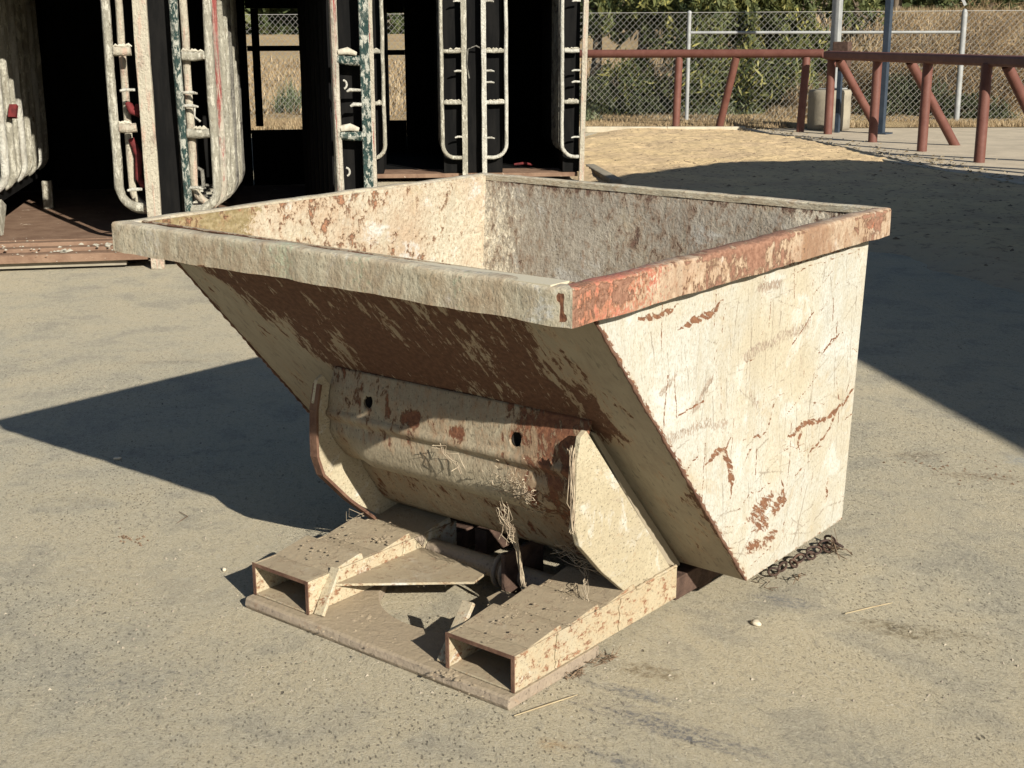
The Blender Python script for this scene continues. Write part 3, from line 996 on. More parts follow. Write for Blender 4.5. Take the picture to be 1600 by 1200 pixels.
rail('rim_rail', (0, 0), (HW, 0), (0, 1), MT['rimfront'], rim_attr_front, 'x')
rail('rim_rail', (HW, 0), (HW, HD), (-1, 0), MT['rimside'], rim_attr_side, 'y')
rail('rim_rail', (HW, HD), (0, HD), (0, -1), MT['rimfront'], lambda u, v: dict(rust=0.28 + 0 * u, alt=0 * u, grime=.3 + 0 * u), 'x')
rail('rim_rail', (0, HD), (0, 0), (1, 0), MT['rimfront'], lambda u, v: dict(rust=0.22 + 0 * u, alt=0 * u, grime=.3 + 0 * u), 'y')
# underside flange of the pouring lip, from the rim to the sloping front
MB().box(0.045, HW - 0.045, 0.007, 0.066, HH - 0.0145, HH - 0.0095).build('lip_plate', MT['rimfront'], hop, HL)

# ---- weld beads along the raking edge and under the rim
for X_ in (HW - HE, HE):
    zz_ = np.linspace(.105, .868, 90)
    MB().tube([Bkp((X_ + rnd.uniform(-.001, .001), float(yf(z)) - .001 + rnd.uniform(-.0012, .0012), z)) for z in zz_], [.0035 * rnd.uniform(.6, 1.5) for _ in zz_], 6).build('weld_bead', MT['rusty'], hop, HL)
    yy_ = np.linspace(.14, 1.37, 110)
    MB().tube([Bkp((X_ + (.003 if X_ > 1 else -.003), y, HH - HB - .001 + rnd.uniform(-.0015, .0015))) for y in yy_], [.0035 * rnd.uniform(.6, 1.5) for _ in yy_], 6).build('weld_bead', MT['side'], hop, HL)
# ---- gusset plates
gp = [(.372, .556), (.352, .545), (.338, .49), (.335, .40), (.332, .345), (.350, .292), (.44, .200), (.552, .090), (.74, .088)]


def plate_yz(name, prof, x0, x1, mat, bev=0.0, bucket=False):
    b = MB().prism(prof, 0, x0, x1)
    return b.build(name, mat, hop, HL, bevel=bev)


plate_yz('gusset_plate', [(y - .018, z) if k < 7 else (y, z) for k, (y, z) in enumerate(gp)], 1.176, 1.191, MT['gusset'], 0.002)
plate_yz('gusset_plate', [(y - .028, z) for y, z in gp[:7]] + [(.535, .118), (.70, .118)], .352, .363, MT['gusset'], 0.002)

MB().prism([(.400, .540), (.752, .090), (.800, .092), (.797, .099), (.425, .529)], 0, .368, 1.168).build('doubler_plate', MT['slope'], hop, HL, bevel=.003)
for xx in (1.1935,):
    pts = [(xx + rnd.uniform(-.001, .001), .556 + .18 * k / 16, .1165 + rnd.uniform(-.0015, .0015)) for k in range(17)]
    MB().tube(pts, .0045, 6, wob=.6).build('weld_bead', MT['base'], hop, HL)
# welded flanges on the gusset fronts
fl = MB()
path = [(.338, .535), (.322, .47), (.318, .40), (.318, .345), (.336, .292), (.425, .200), (.528, .112)]
for a, b in zip(path[:-1], path[1:]):
    fl.beam((.362, a[0] - .012, a[1]), (.362, b[0] - .012, b[1]), .026, .008, up=(0, -1, .4))
fl.build('gusset_flange', MT['rusty'], hop, HL)

# ---- cross plate wrapped over the gussets, with two holes
prof = [(.392, .568), (.372, .520), (.360, .462), (.347, .452), (.349, .438), (.362, .405), (.382, .372), (.412, .335), (.452, .303), (.470, .300), (.487, .272), (.520, .222), (.556, .172), (.590, .150)]
# resample
pr = np.array(prof); sl = np.concatenate([[0], np.cumsum(np.hypot(*np.diff(pr, axis=0).T))])
K = 74
ss = np.linspace(0, sl[-1], K)
py = np.interp(ss, sl, pr[:, 0]); pz = np.interp(ss, sl, pr[:, 1])
NX = 164
xs = np.linspace(.3635, 1.1795, NX)
X, S = np.meshgrid(xs, ss, indexing='ij')
Y = np.broadcast_to(py, X.shape).copy(); Z = np.broadcast_to(pz, X.shape).copy()
# bulge of the torsion tube: fades out towards both ends
tubeprof = np.exp(-((S - .235) / .052) ** 2)
ends = sstep(.40, .50, X) * sstep(1.10, 1.03, X)
vall = np.exp(-((S - .150) / .020) ** 2) + .8 * np.exp(-((S - .318) / .018) ** 2)
Y -= .021 * tubeprof * ends; Z -= .014 * tubeprof * ends
Y += .014 * vall; Z += .004 * vall
Y += .004 * (fbm(X * 8, S * 8, 77, 3) - .5)
holes = [(.505, .070), (.985, .078)]
for hx, hs in holes:
    dx = X - hx; ds = S - hs; d = np.hypot(dx, ds)
    near = (d > .0125) & (d < .0215)
    k = np.where(near, .017 / np.maximum(d, 1e-6), 1)
    X = np.where(near, hx + dx * k, X); S2 = np.where(near, hs + ds * k, S)
    Y = np.where(near, np.interp(S2, ss, py), Y); Z = np.where(near, np.interp(S2, ss, pz), Z); S = S2
V = np.stack([X, Y, Z], -1).reshape(-1, 3)
i, j = np.meshgrid(np.arange(NX - 1), np.arange(K - 1), indexing='ij')
a = (i * K + j).ravel()
F = np.stack([a, a + K, a + K + 1, a + 1], -1)
cen = np.stack([X, S], -1).reshape(-1, 2)[F].mean(1)
keep = np.ones(len(F), bool)
for hx, hs in holes: keep &= np.hypot(cen[:, 0] - hx, cen[:, 1] - hs) > .0155
rz_ = (0.27 + 0.35 * (fbm(X * 6, S * 6, 51, 3) - .5) + .35 * blob(X, S, .66, .085, .03, .02) + .4 * blob(X, S, .80, .095, .025, .015) - .35 * tubeprof * ends * sstep(1.0, .9, X) + .2 * sstep(.95, 1.1, X)).ravel()
cp = npmesh('cross_plate', V, F[keep], MT['cross'], hop, dict(rust=rz_, alt=0 * rz_, grime=(.3 + .4 * sstep(.95, 1.02, X) - .45 * tubeprof * ends).ravel()), np.stack([X, S], -1).reshape(-1, 2), smooth=True, loc=HL)  # plate toned paler over the bulge, darker towards its right end
md = cp.modifiers.new('thick', 'SOLIDIFY'); md.thickness = 0.006; md.offset = -1
for hx, hs in holes:
    y0 = np.interp(hs, ss, py); z0 = np.interp(hs, ss, pz)
    hb = MB().tube([(hx, y0 + .002, z0), (hx, y0 + .020, z0 - .004), (hx, y0 + .0205, z0 - .004)], [.0165, .0165, .001], 20, caps=False)
    hb.build('hole_shade_cup', MT['hole'], hop, HL)  # near-black cup paints the shade inside each hole

# ---- forklift base
def pocket(x0, x1, y0, y1, z0, z1, w=.007):
    b = MB()
    # four walls of a rectangular tube, butted
    b.box(x0, x0 + w, y0, y1, z0, z1); b.box(x1 - w, x1, y0, y1, z0, z1)
    b.box(x0 + w, x1 - w, y0, y1, z0, z0 + w * .7); b.box(x0 + w, x1 - w, y0, y1, z1 - w, z1 - .0002)
    return b


fp = []
for x0, x1 in ((.349, .551), (1.000, 1.195)):
    w = .0085; q = MB()
    q.box(x0 - .001, x0 + w, .0925, .0948, .031, .1165); q.box(x1 - w, x1 + .001, .0925, .0948, .031, .1165)
    q.box(x0 + w, x1 - w, .0925, .0948, .1165 - w, .1165)
    q.build('pocket_lip', MT['rusty'], hop, HL)
for x0, x1, y1 in ((.349, .551, .64), (1.000, 1.195, .74)):
    n0 = 14
    o = pocket(x0, x1, .095, y1, .030, .1155).build('fork_pocket', MT['base'], hop, HL, bevel=.0015)
    fp.append(o)
    MB().box(x0 + .01, x1 - .01, y1 - .02, y1 - .014, .034, .112).build('pocket_shade_plate', MT['hole'], hop, HL)  # near-black plate closes the tube, painted shade for its depth
    MB().box(x0 + .004, x1 - .003, y1 + .002, 1.28, .020, .078).build('rear_rail', MT['darkrust'], hop, HL, bevel=.002)
for (x0, x1), ys in (((.349, .551), (.250, .425, .585)), ((1.000, 1.195), (.228, .372, .520))):
    for q, y in enumerate(ys):
        h = .018 if x0 < .5 else .013
        wprof = [(y - .085, .1160), (y + .018, .1160 + h), (y + .030, .1160 + h), (y + .036, .1160)]
        b = MB(); b.prism(wprof, 0, x0 + .001, x1 - .001)
        b.build('wedge_strap', MT['base'], hop, HL, bevel=.0015)
# weld beads / patches on pocket walls
for x0, y in ((.5525, .30), (.5525, .43), (1.1965, .24), (1.1965, .49)):
    pts = [(x0, y + rnd.uniform(-.006, .006), z) for z in np.linspace(.035, .113, 8)]
    MB().tube(pts, .0035, 6, wob=.5).build('weld_bead', MT['base'], hop, HL)

# base plate with a concave cut-out between the pockets
bp = MB()
N = 28
front = []; rear = []
for k in range(N + 1):
    x = .342 + (1.200 - .342) * k / N
    front.append((x, .066))
    u_ = (x - .775) / .225
    if abs(u_) < 1: yy = .385 - .175 * math.sqrt(max(0, 1 - u_ * u_)) ** 1.2
    else: yy = .40
    rear.append((x, yy))
secz = [(0, .004), (-.004, .016), (.006, .026), (.018, .0295)]
verts = []; faces = []
for (x, y), (x2, y2) in zip(front, rear):
    wgl = .0015 * math.sin(x * 23)
    verts += [(x, y + .003, 0.001), (x, y - .001 + wgl, .010), (x, y + .003 + wgl, .0245), (x, y + .010, .0288), (x, y2, .0292), (x, y2, .001)]
for k in range(N):
    for q in range(6):
        q2 = (q + 1) % 6
        faces.append((k * 6 + q, k * 6 + q2, (k + 1) * 6 + q2, (k + 1) * 6 + q))
faces += [tuple(range(6)), tuple(range(N * 6, N * 6 + 6))]
bp.add(verts, faces, False)
bp.build('base_plate', MT['plate'], hop, HL, bevel=.002)
# web plates from left pocket, and a small one on the right
wp = MB(); wp.add([(.5515, .185, .076), (.5515, .50, .076), (.80, .47, .078), (.815, .405, .078), (.5515, .185, .082), (.5515, .50, .082), (.80, .47, .084), (.815, .405, .084)],
                  [(0, 1, 2, 3), (7, 6, 5, 4), (0, 4, 5, 1), (1, 5, 6, 2), (2, 6, 7, 3), (3, 7, 4, 0)])
wp.build('web_plate', MT['base'], hop, HL)
wp = MB(); wp.add([(.9995, .30, .050), (.9995, .46, .050), (.86, .46, .050), (.86, .40, .050), (.9995, .30, .056), (.9995, .46, .056), (.86, .46, .056), (.86, .40, .056)],
                  [(0, 1, 2, 3), (7, 6, 5, 4), (0, 4, 5, 1), (1, 5, 6, 2), (2, 6, 7, 3), (3, 7, 4, 0)])
wp.build('web_plate', MT['base'], hop, HL)
MB().tube([(.555, .535, .070), (.995, .535, .070)], .026, 18).build('hinge_pipe', MT['plate'], hop, HL)
cb = MB()
for x in (.80, .825):
    pts = [(x, .535 + .040 * math.cos(t), .070 + .040 * math.sin(t)) for t in np.linspace(0, 2 * math.pi, 25)]
    cb.tube(pts, .007, 8, caps=False)
cb.build('pipe_collar', MT['plate'], hop, HL)
MB().box(.856, .868, .46, .62, .03, .15).build('latch_lever', MT['darkrust'], hop, HL, bevel=.003)
MB().box(.60, .64, .66, .90, .03, .10).build('cross_member', MT['darkrust'], hop, HL)
MB().box(.36, 1.19, .86, .92, .012, .075).build('cross_member', MT['darkrust'], hop, HL)
# leaning stop lugs
MB().beam((.572, .108, .030), (.560, .182, .128), .010, .030, up=(1, 0, 0)).build('stop_lug', MT['base'], hop, HL, bevel=.0015)
MB().beam((.980, .105, .031), (.972, .205, .142), .012, .032, up=(1, 0, 0)).build('stop_lug', MT['base'], hop, HL, bevel=.0015)
# V shaped torn flap on the left pocket
tv = MB(); tv.add([(.5535, .47, .1165), (.5535, .52, .1165), (.556, .50, .085)], [(0, 1, 2)])
tvo = tv.build('bent_flap', MT['plate'], hop, HL); md = tvo.modifiers.new('t', 'SOLIDIFY'); md.thickness = .003


# cobwebs and straw caught on the hopper
def strands(name, spec, mat, parent=None, loc=None, seed=1):
    r_ = random.Random(seed); b = MB()
    for (p, q, n, sp, rad) in spec:
        for _ in range(n):
            a = Vector(p) + Vector([r_.gauss(0, sp) for _ in range(3)])
            e = Vector(q) + Vector([r_.gauss(0, sp) for _ in range(3)])
            pts = [a.lerp(e, t / 5) + Vector([r_.gauss(0, sp * 1.1) for _ in range(3)]) for t in range(6)]
            b.tube(pts, [rad * r_.uniform(.5, 1.4) for _ in range(6)], 4, caps=False)
    return b.build(name, mat, parent, loc)


stuff(strands('cobweb', [((.950, .350, .335), (.958, .378, .24), 12, .006, .0007), ((1.0, .345, .38), (1.05, .347, .375), 8, .005, .0007),
                         ((.958, .385, .27), (.962, .42, .10), 18, .0022, .0010), ((.962, .42, .11), (.94, .43, .05), 9, .006, .0009),
                         ((.85, .325, .40), (.77, .325, .445), 5, .005, .0010), ((1.0, .50, .185), (1.18, .50, .17), 16, .009, .0006),
                         ((1.08, .50, .17), (1.16, .40, .12), 5, .005, .0009), ((1.18, .314, .52), (1.183, .316, .33), 26, .0028, .0010),
                         ((.37, .47, .15), (.34, .43, .14), 3, .010, .0009)], MT['web'], hop, HL, 3))
bw = MB()
for _ in range(260):
    a = rnd.gauss(0, .030); b_ = rnd.gauss(0, .034)
    c_ = Vector((1.0 + a * 1.1, .372 + .2 * 0 - .004 * abs(a), .375 + b_)); e = c_ + Vector((rnd.gauss(0, .006), rnd.gauss(0, .004), rnd.gauss(0, .006)))
    c_.y = np.interp(c_.z, pz[::-1], py[::-1]) - rnd.uniform(.030, .044)
    e.y = np.interp(e.z, pz[::-1], py[::-1]) - rnd.uniform(.030, .044)
    bw.tube([c_, c_.lerp(e, .5) + Vector((0, -.003, .002)), e], rnd.uniform(.0006, .0013), 4, caps=False)
stuff(bw.build('straw_tangle', MT['web'], hop, HL))

# dust lumps on pockets / plate
def lumps(name, pts, mat, parent=None, loc=None, seed=3):
    r_ = random.Random(seed); b = MB()
    for (x, y, z, n, sp, sz) in pts:
        for _ in range(n):
            cx_, cy_ = x + r_.gauss(0, sp), y + r_.gauss(0, sp)
            s_ = sz * r_.uniform(.4, 1.5); N_ = 6
            vs_ = [(cx_ + s_ * math.cos(k * math.pi / 3 + .4) * r_.uniform(.6, 1.3), cy_ + s_ * math.sin(k * math.pi / 3 + .4) * r_.uniform(.6, 1.3), z) for k in range(N_)]
            tp = (cx_, cy_, z + s_ * r_.uniform(.4, .8))
            b.add(vs_ + [tp], [(k, (k + 1) % N_, N_) for k in range(N_)], True)
    return b.build(name, mat, parent, loc)


stuff(lumps('dried_mud', [(.52, .40, .128, 22, .014, .006), (.67, .17, .029, 12, .012, .006), (1.185, .30, .117, 6, .01, .004),
                          (1.02, .09, .029, 14, .014, .005), (.80, .12, .029, 18, .06, .003), (1.1, .085, .029, 18, .05, .003), (.6, .12, .029, 14, .04, .003), (.45, .36, .126, 16, .05, .003), (1.1, .3, .12, 16, .06, .003), (.45, .24, .134, 30, .05, .0035), (1.09, .22, .129, 34, .05, .0035), (1.1, .37, .128, 34, .05, .0035), (.44, .42, .134, 30, .05, .0035), (.75, .10, .028, 40, .14, .003), (.70, .36, .083, 20, .05, .0025), (1.08, .56, .117, 40, .05, .004), (1.02, .085, .028, 30, .03, .005)], simple('dust_lumps', (0.31, 0.25, 0.17), (0.24, 0.19, 0.13), 20, 0.95, 0.2), hop, HL))

# ------------------------------------------------------------------ small things on the ground
def pebble(loc, s, mat, label, cat='stone', name='stone', seed=0, group=None):
    r_ = random.Random(seed); b = MB()
    N_, Mq = 8, 5; v = []
    for i in range(1, Mq):
        ph = math.pi * i / Mq
        for k in range(N_):
            th = 2 * math.pi * k / N_
            q = r_.uniform(.82, 1.12)
            v.append((s[0] * math.sin(ph) * math.cos(th) * q, s[1] * math.sin(ph) * math.sin(th) * q, s[2] * (math.cos(ph) * q + .8)))
    f = []
    for i in range(Mq - 2):
        for k in range(N_): f.append((i * N_ + k, i * N_ + (k + 1) % N_, (i + 1) * N_ + (k + 1) % N_, (i + 1) * N_ + k))
    f += [tuple(range(N_)), tuple(range((Mq - 2) * N_ + N_ - 1, (Mq - 2) * N_ - 1, -1))]
    b.add(v, f, True)
    o = b.build(name, mat); o.location = loc; o.rotation_euler = (0, 0, r_.uniform(0, 3))
    return tag(o, label, cat, group)


pebble((1.40, .78, .0), (.017, .011, .007), MT['stone'], 'pale oval stone lying on the tarmac right of the fork pocket', seed=4)
pebble((.11, .19, 0), (.008, .006, .006), MT['stone'], 'tiny pale stone at the tip of the left fork pocket shadow', seed=8)
pebble((-.96, .60, 0), (.016, .010, .006), MT['stone'], 'small pale stone in front edge of the long hopper shadow', seed=9)
pebble((1.66, 2.46, 0), (.018, .012, .009), MT['bluepost'], 'small dark stone below the shed shadow at the right', seed=10)


def stick(a, b, r, label, mat, name='stick', bend=.004):
    a = Vector(a); b = Vector(b)
    mid = a.lerp(b, .5) + Vector((bend, bend, .002))
    o = MB().tube([a, a.lerp(mid, .6), mid, mid.lerp(b, .6), b], [r * .7, r, r, r * .9, r * .5], 6).build(name, mat, None, a)
    return tag(o, label, 'stick')


stick((1.545, .965, .006), (1.61, 1.10, .006), .0019, 'thin pale stick lying above the brown stain on the right', MT['straw'])
stick((1.225, .055, .004), (1.275, .215, .004), .0019, 'thin pale twig along the front corner of the base plate', MT['straw'])
stick((-.36, .40, .004), (-.28, .33, .006), .0014, 'thin dark bent twig on the tarmac left of the hopper', MT['debris'], bend=.02)

# chain behind the right bottom corner
ch = thing('chain', 'rusty short chain trailing on the ground behind the bottom corner of the hopper', 'chain', (1.30, 1.15, 0))
cpts = [(1.285, 1.08), (1.288, 1.125), (1.30, 1.165), (1.295, 1.205), (1.31, 1.245), (1.30, 1.285), (1.32, 1.32), (1.305, 1.35), (1.33, 1.37), (1.30, 1.385)]
for k, (x, y) in enumerate(cpts):
    nx_, ny_ = cpts[min(k + 1, len(cpts) - 1)]
    if k == len(cpts) - 1: nx_, ny_ = x + .03, y - .02
    an = math.atan2(ny_ - y, nx_ - x) + rnd.uniform(-.3, .3)
    d = Vector((math.cos(an), math.sin(an), 0)); s_ = Vector((-math.sin(an), math.cos(an), 0))
    s_ = s_ * math.cos(.5 + 1.0 * (k % 2)) + Vector((0, 0, 1)) * math.sin(.5 + 1.0 * (k % 2))
    pts = [Vector((x, y, .013)) + d * .021 * math.cos(t) + s_ * .011 * math.sin(t) for t in np.linspace(0, 2 * math.pi, 17)]
    MB().tube(pts, .0034, 7, caps=False).build('link', MT['chainm'], ch, (1.30, 1.15, 0))
stuff(strands('straw_litter', [((1.27, 1.02, .005), (1.34, 1.0, .006), 3, .010, .0010), ((1.335, 1.12, .005), (1.36, 1.05, .02), 2, .006, .0014),
                               ((1.215, .36, .004), (1.235, .42, .008), 9, .006, .0010), ((1.21, .26, .003), (1.225, .31, .008), 9, .005, .0010),
                               ((1.32, 1.36, .01), (1.37, 1.30, .01), 6, .012, .0014)], MT['debris'], seed=11),
      'brown straw and leaf litter gathered along the right side of the hopper base', 'litter')
for pos_, seed_, lab, sp_, n_ in (((-.30, .17), 21, 'small scatter of dark crumbs on the tarmac at left', .030, 22), ((1.33, 2.27), 22, 'dark crumbs scattered on the tarmac below the shed shadow', .10, 40)):
    b = MB(); r_ = random.Random(seed_)
    for _ in range(n_):
        x = pos_[0] + r_.gauss(0, sp_ * 1.2); y = pos_[1] + r_.gauss(0, sp_ * .6); s_ = r_.uniform(.002, .007)
        b.add([(x - s_, y - s_ * .5, 0), (x + s_, y - s_ * .6, 0), (x + s_ * .8, y + s_ * .6, 0), (x - s_ * .7, y + s_ * .5, 0), (x, y, s_ * .9)], [(0, 1, 4), (1, 2, 4), (2, 3, 4), (3, 0, 4)])
    stuff(b.build('crumbs', MT['debris']), lab, 'crumbs')
# thin scatter of grit over the near tarmac
r2 = np.random.default_rng(5); NN = 3800
lat = r2.uniform(-1, 1, NN); fw = 2.6 + 9.5 * r2.random(NN) ** 1.6; lat = lat * fw * .42
gx = CAM[0] + FH[0] * fw + RH[0] * lat; gy = CAM[1] + FH[1] * fw + RH[1] * lat
sz = 0.0012 + 0.0042 * r2.random(NN) ** 4
th = r2.uniform(0, 6.28, NN)
V = []; F = []
ang = np.array([0, 2.1, 4.2])
bx = gx[:, None] + sz[:, None] * np.cos(th[:, None] + ang) * r2.uniform(.7, 1.5, (NN, 3)); by = gy[:, None] + sz[:, None] * np.sin(th[:, None] + ang) * r2.uniform(.7, 1.5, (NN, 3))
V = np.zeros((NN, 4, 3)); V[:, :3, 0] = bx; V[:, :3, 1] = by; V[:, :3, 2] = 0.0; V[:, 3, 0] = gx; V[:, 3, 1] = gy; V[:, 3, 2] = sz * .9
base_ = np.arange(NN)[:, None] * 4
F = np.concatenate([base_ + np.array([0, 1, 3]), base_ + np.array([1, 2, 3]), base_ + np.array([2, 0, 3])])
stuff(npmesh('grit', V.reshape(-1, 3), F, simple('grit_grey', (0.33, 0.29, 0.22), (0.14, 0.12, 0.095), 3, 0.9, 0.1)), 'fine grit and crumbs strewn over the tarmac', 'grit')


# ------------------------------------------------------------------ stall gates (rows of tubular stall partitions)
def ladder(root, name, a_tube, a_post, b, zb, ztop, rungs, mt, mp, r=.022, pw=.030, foot=None, hooks=(), detail=True, round_=True, prt=None, lean=0.0):
    """U shaped ladder frame; local x=a, y=b"""
    s = 1 if a_tube > a_post else -1
    rad = .13
    pts = [(a_tube, b, ztop)]
    n_ = 7 if detail else 3
    for k in range(1, n_ + 1): pts.append((a_tube + rnd.uniform(-.0025, .0025), b + rnd.uniform(-.003, .003), ztop + (zb + rad - ztop) * k / (n_ + 1)))
    for t in np.linspace(0, math.pi / 2, 7):
        pts.append((a_tube - s * rad * (1 - math.cos(t)), b, zb + rad - rad * math.sin(t)))
    if abs(a_tube - a_post) > rad: pts.append((a_post + s * pw * .5, b, zb))
    o = MB().tube(pts, r, 10 if detail else 6, wob=.22 if detail else .1).build(name, mt, root)
    if detail:
        for z in rungs:
            MB().tube([(a_tube - s * r, b, z), ((a_tube + a_post) / 2, b, z - .004), (a_post + s * pw * .7, b, z)], r * 1.02, 10, wob=.3).build('rung', mp if rnd.random() < .3 else mt, o)
            # crust on top of the rung
            q = MB()
            for _ in range(7):
                x = a_tube + (a_post - a_tube) * rnd.uniform(.15, .85)
                q.tube([(x - .015, b, z + r * .9), (x, b - .003, z + r * rnd.uniform(1.1, 1.5)), (x + .018, b, z + r * .9)], [.004, .008, .004], 6, wob=.6)
            stuff(q.build('paint_crust', MT['mud'], o))
        for z in hooks:
            q = MB().tube([(a_post + s * pw * .5, b - .01, z), (a_post + s * .07, b - .03, z + .003), (a_post + s * .10, b - .045, z - .004)], [.010, .011, .007], 7, wob=.4)
            q.build('hook', MT['brightw'], o)
    return o


def post(root, a, b, z0, z1, mat, w=.095, d=.06, name='post', lean=0.0):
    bm_ = MB()
    n_ = 14
    vs_ = []
    for k in range(n_ + 1):
        z = z0 + (z1 - z0) * k / n_; j = .0025
        for i_, j_ in ((-1, -1), (1, -1), (1, 1), (-1, 1)):
            vs_.append((a + i_ * w / 2 + rnd.uniform(-j, j) + lean * (z - z0), b + j_ * d / 2 + rnd.uniform(-j, j), z))
    f = []
    for k in range(n_):
        for q in range(4): f.append((k * 4 + q, k * 4 + (q + 1) % 4, (k + 1) * 4 + (q + 1) % 4, (k + 1) * 4 + q))
    f += [(3, 2, 1, 0), tuple(range(n_ * 4, n_ * 4 + 4))]
    bm_.add(vs_, f)
    return bm_.build(name, mat, root, bevel=.006)


GA = (-4.15859378, 3.07612572, 0.0); GE = (-5.16345083, 9.00738616, 0.0)
near = thing('stall_gate', 'row of white and green pipe stall partitions at the left, closest to the hopper', 'stall gate', GA, math.radians(49.95), 'rows of pipe stall partitions behind the hopper')
ZT = 1.95
# A pair
post(near, .048, 0, 0, ZT, MT['whitepink'], w=.085)
ladder(near, 'tube_frame', -.150, .0, 0, .385, ZT, (1.331, .873), MT['white'], MT['whitepink'], r=.028, hooks=(1.10, .50))
ladder(near, 'tube_frame', -.085, .02, .16, .36, ZT, (), MT['whitepink'], MT['whitepink'], r=.024, detail=True)
ladder(near, 'tube_frame', -.165, .02, .26, .335, ZT, (), MT['redwhite'], MT['whitepink'], r=.020, detail=True)
# A2 pair
MB().tube([(.245, 0, ZT), (.247, 0, 1.2), (.255, 0, .6), (.262, 0, .14)], .026, 10, wob=.25).build('post', MT['green'], near)
ladder(near, 'tube_frame', .440, .255, .0, .365, ZT, (1.300, .835), MT['white'], MT['white'], r=.027, hooks=(1.08, 1.00, .50))
ladder(near, 'tube_frame', .300, .44, .05, .385, ZT, (), MT['whitepink'], MT['redwhite'], r=.024, detail=True)
for k, (aa, mm) in enumerate(((.478, 'redwhite'), (.508, 'white'), (.530, 'white'), (.548, 'dull'), (.560, 'white'), (.57, 'white'), (.58, 'dull'), (.585, 'dull'))):
    ladder(near, 'tube_frame', aa, .255, .13 + .17 * k, .365, ZT, (), MT[mm], MT[mm], r=.024, detail=True)
# B pair
ladder(near, 'tube_frame', 1.200, 1.36, .05, .16, ZT, (), MT['white'], MT['white'], r=.026)
MB().tube([(1.202, 0, ZT), (1.205, 0, 1.0), (1.213, 0, .14)], .022, 10, wob=.3).build('post', MT['redwhite'], near)
post(near, 1.385, 0, 0, ZT, MT['green'], w=.060, d=.05)
post(near, 1.428, 0.03, 0, ZT, MT['redwhite'], w=.030, d=.04)
bo = MB().tube([(1.21, 0, ZT), (1.21, 0, 1.9)], .01, 6).build('bracket', MT['white'], near)
for z in (1.275, .812, .25):
    q = MB().tube([(1.215, 0, z), (1.29, 0, z - .01), (1.365, 0, z - .012)], .030, 10, wob=.3)
    o = q.build('rung', MT['green'], near)
    q = MB().tube([(1.22, -.01, z + .035), (1.28, -.012, z + .045), (1.335, -.01, z + .03)], [.018, .024, .014], 9, wob=.6)
    stuff(q.build('paint_crust', MT['mud'], o))
for z, l in ((1.085, .07), (.995, .05), (.615, .0)):
    if l: MB().tube([(1.355, -.02, z), (1.355 - l, -.03, z + .004), (1.355 - l - .02, -.03, z - .008)], [.010, .012, .006], 7, wob=.5).build('hook', MT['brightw'], near)
for z in (1.12, .58):
    pts = [(1.245 + .022 * math.sin(t), -.03, z + .026 * math.cos(t)) for t in np.linspace(0, 2.9, 9)]
    MB().tube(pts, .007, 7).build('hook', MT['brightw'], near)
for k in range(7):
    ladder(near, 'tube_frame', 1.165 - .018 * k, 1.3, .22 + .2 * k, .17, ZT, (), MT['black'], MT['black'], r=.022, detail=False)  # stack painted black, stall shade put into the frame colour
# far left stack, seen from its stall side
for k in range(8):
    ladder(near, 'tube_frame', -.925 + rnd.uniform(-.008, .008), -1.10, .70 + .250 * k + rnd.uniform(-.015, .015), .43 - .01 * (k % 2), ZT, (), MT['white'] if k % 3 else MT['brightw'], MT['white'], r=.028, detail=True)
# shadowed straps on the stack
MB().beam((-.88, .86, .90), (-.87, .90, .98), .05, .03).build('red_rag', MT['redpad'], near)
# added black bodies between the tubes, standing in for deep interior shade
MB().box(.062, .215, .075, 3.3, .16, ZT).build('stall_shade_pad', MT['black'], near)
MB().box(-.09, .055, .50, 3.3, .40, ZT).build('stall_shade_pad', MT['black'], near)
MB().box(.222, .44, 1.7, 3.3, .40, ZT).build('stall_shade_pad', MT['black'], near)
MB().box(1.235, 1.452, .10, 3.3, .10, ZT).build('stall_shade_pad', MT['black'], near)  # added as a right wall to stop light entering from the side
MB().box(-1.6, -.98, .60, 3.3, .36, ZT).build('stall_shade_pad', MT['black'], near)
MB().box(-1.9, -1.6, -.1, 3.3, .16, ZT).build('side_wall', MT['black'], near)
# red cloth and buckles inside the first frame
MB().tube([(-.075, .10, 1.02), (-.05, .09, .97), (-.01, .10, .95), (.0, .10, 1.01)], [.02, .032, .034, .02], 9, wob=.8).build('red_rag', MT['redpad'], near)
MB().tube([(-.07, .13, .80), (-.03, .12, .70), (-.045, .12, .56), (-.01, .12, .50)], [.022, .028, .022, .02], 8, wob=.3).build('red_strap', MT['redpad'], near)
MB().tube([(.31, .10, .62), (.35, .09, .60), (.355, .09, .50), (.33, .09, .49)], .012, 8, wob=.3).build('strap', MT['dull'], near)
MB().tube([(.33, .10, 1.0), (.325, .09, .93), (.36, .09, .90)], .007, 6).build('strap', MT['brightw'], near)
# roof and rear wall
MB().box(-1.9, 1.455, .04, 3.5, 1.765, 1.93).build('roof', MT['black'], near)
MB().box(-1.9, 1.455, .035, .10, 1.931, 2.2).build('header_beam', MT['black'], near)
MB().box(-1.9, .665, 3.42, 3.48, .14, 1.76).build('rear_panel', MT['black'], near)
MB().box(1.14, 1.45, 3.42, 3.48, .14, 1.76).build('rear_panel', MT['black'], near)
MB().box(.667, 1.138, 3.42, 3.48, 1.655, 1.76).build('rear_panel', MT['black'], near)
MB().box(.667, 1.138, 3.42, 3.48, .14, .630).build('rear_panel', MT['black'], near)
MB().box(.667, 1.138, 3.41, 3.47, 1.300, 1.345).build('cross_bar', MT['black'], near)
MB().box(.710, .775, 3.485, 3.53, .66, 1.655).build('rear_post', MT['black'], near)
# deck
dk = MB().box(-1.9, 1.45, .35, 3.4, .115, .155).build('deck', MT['deckm'], near)

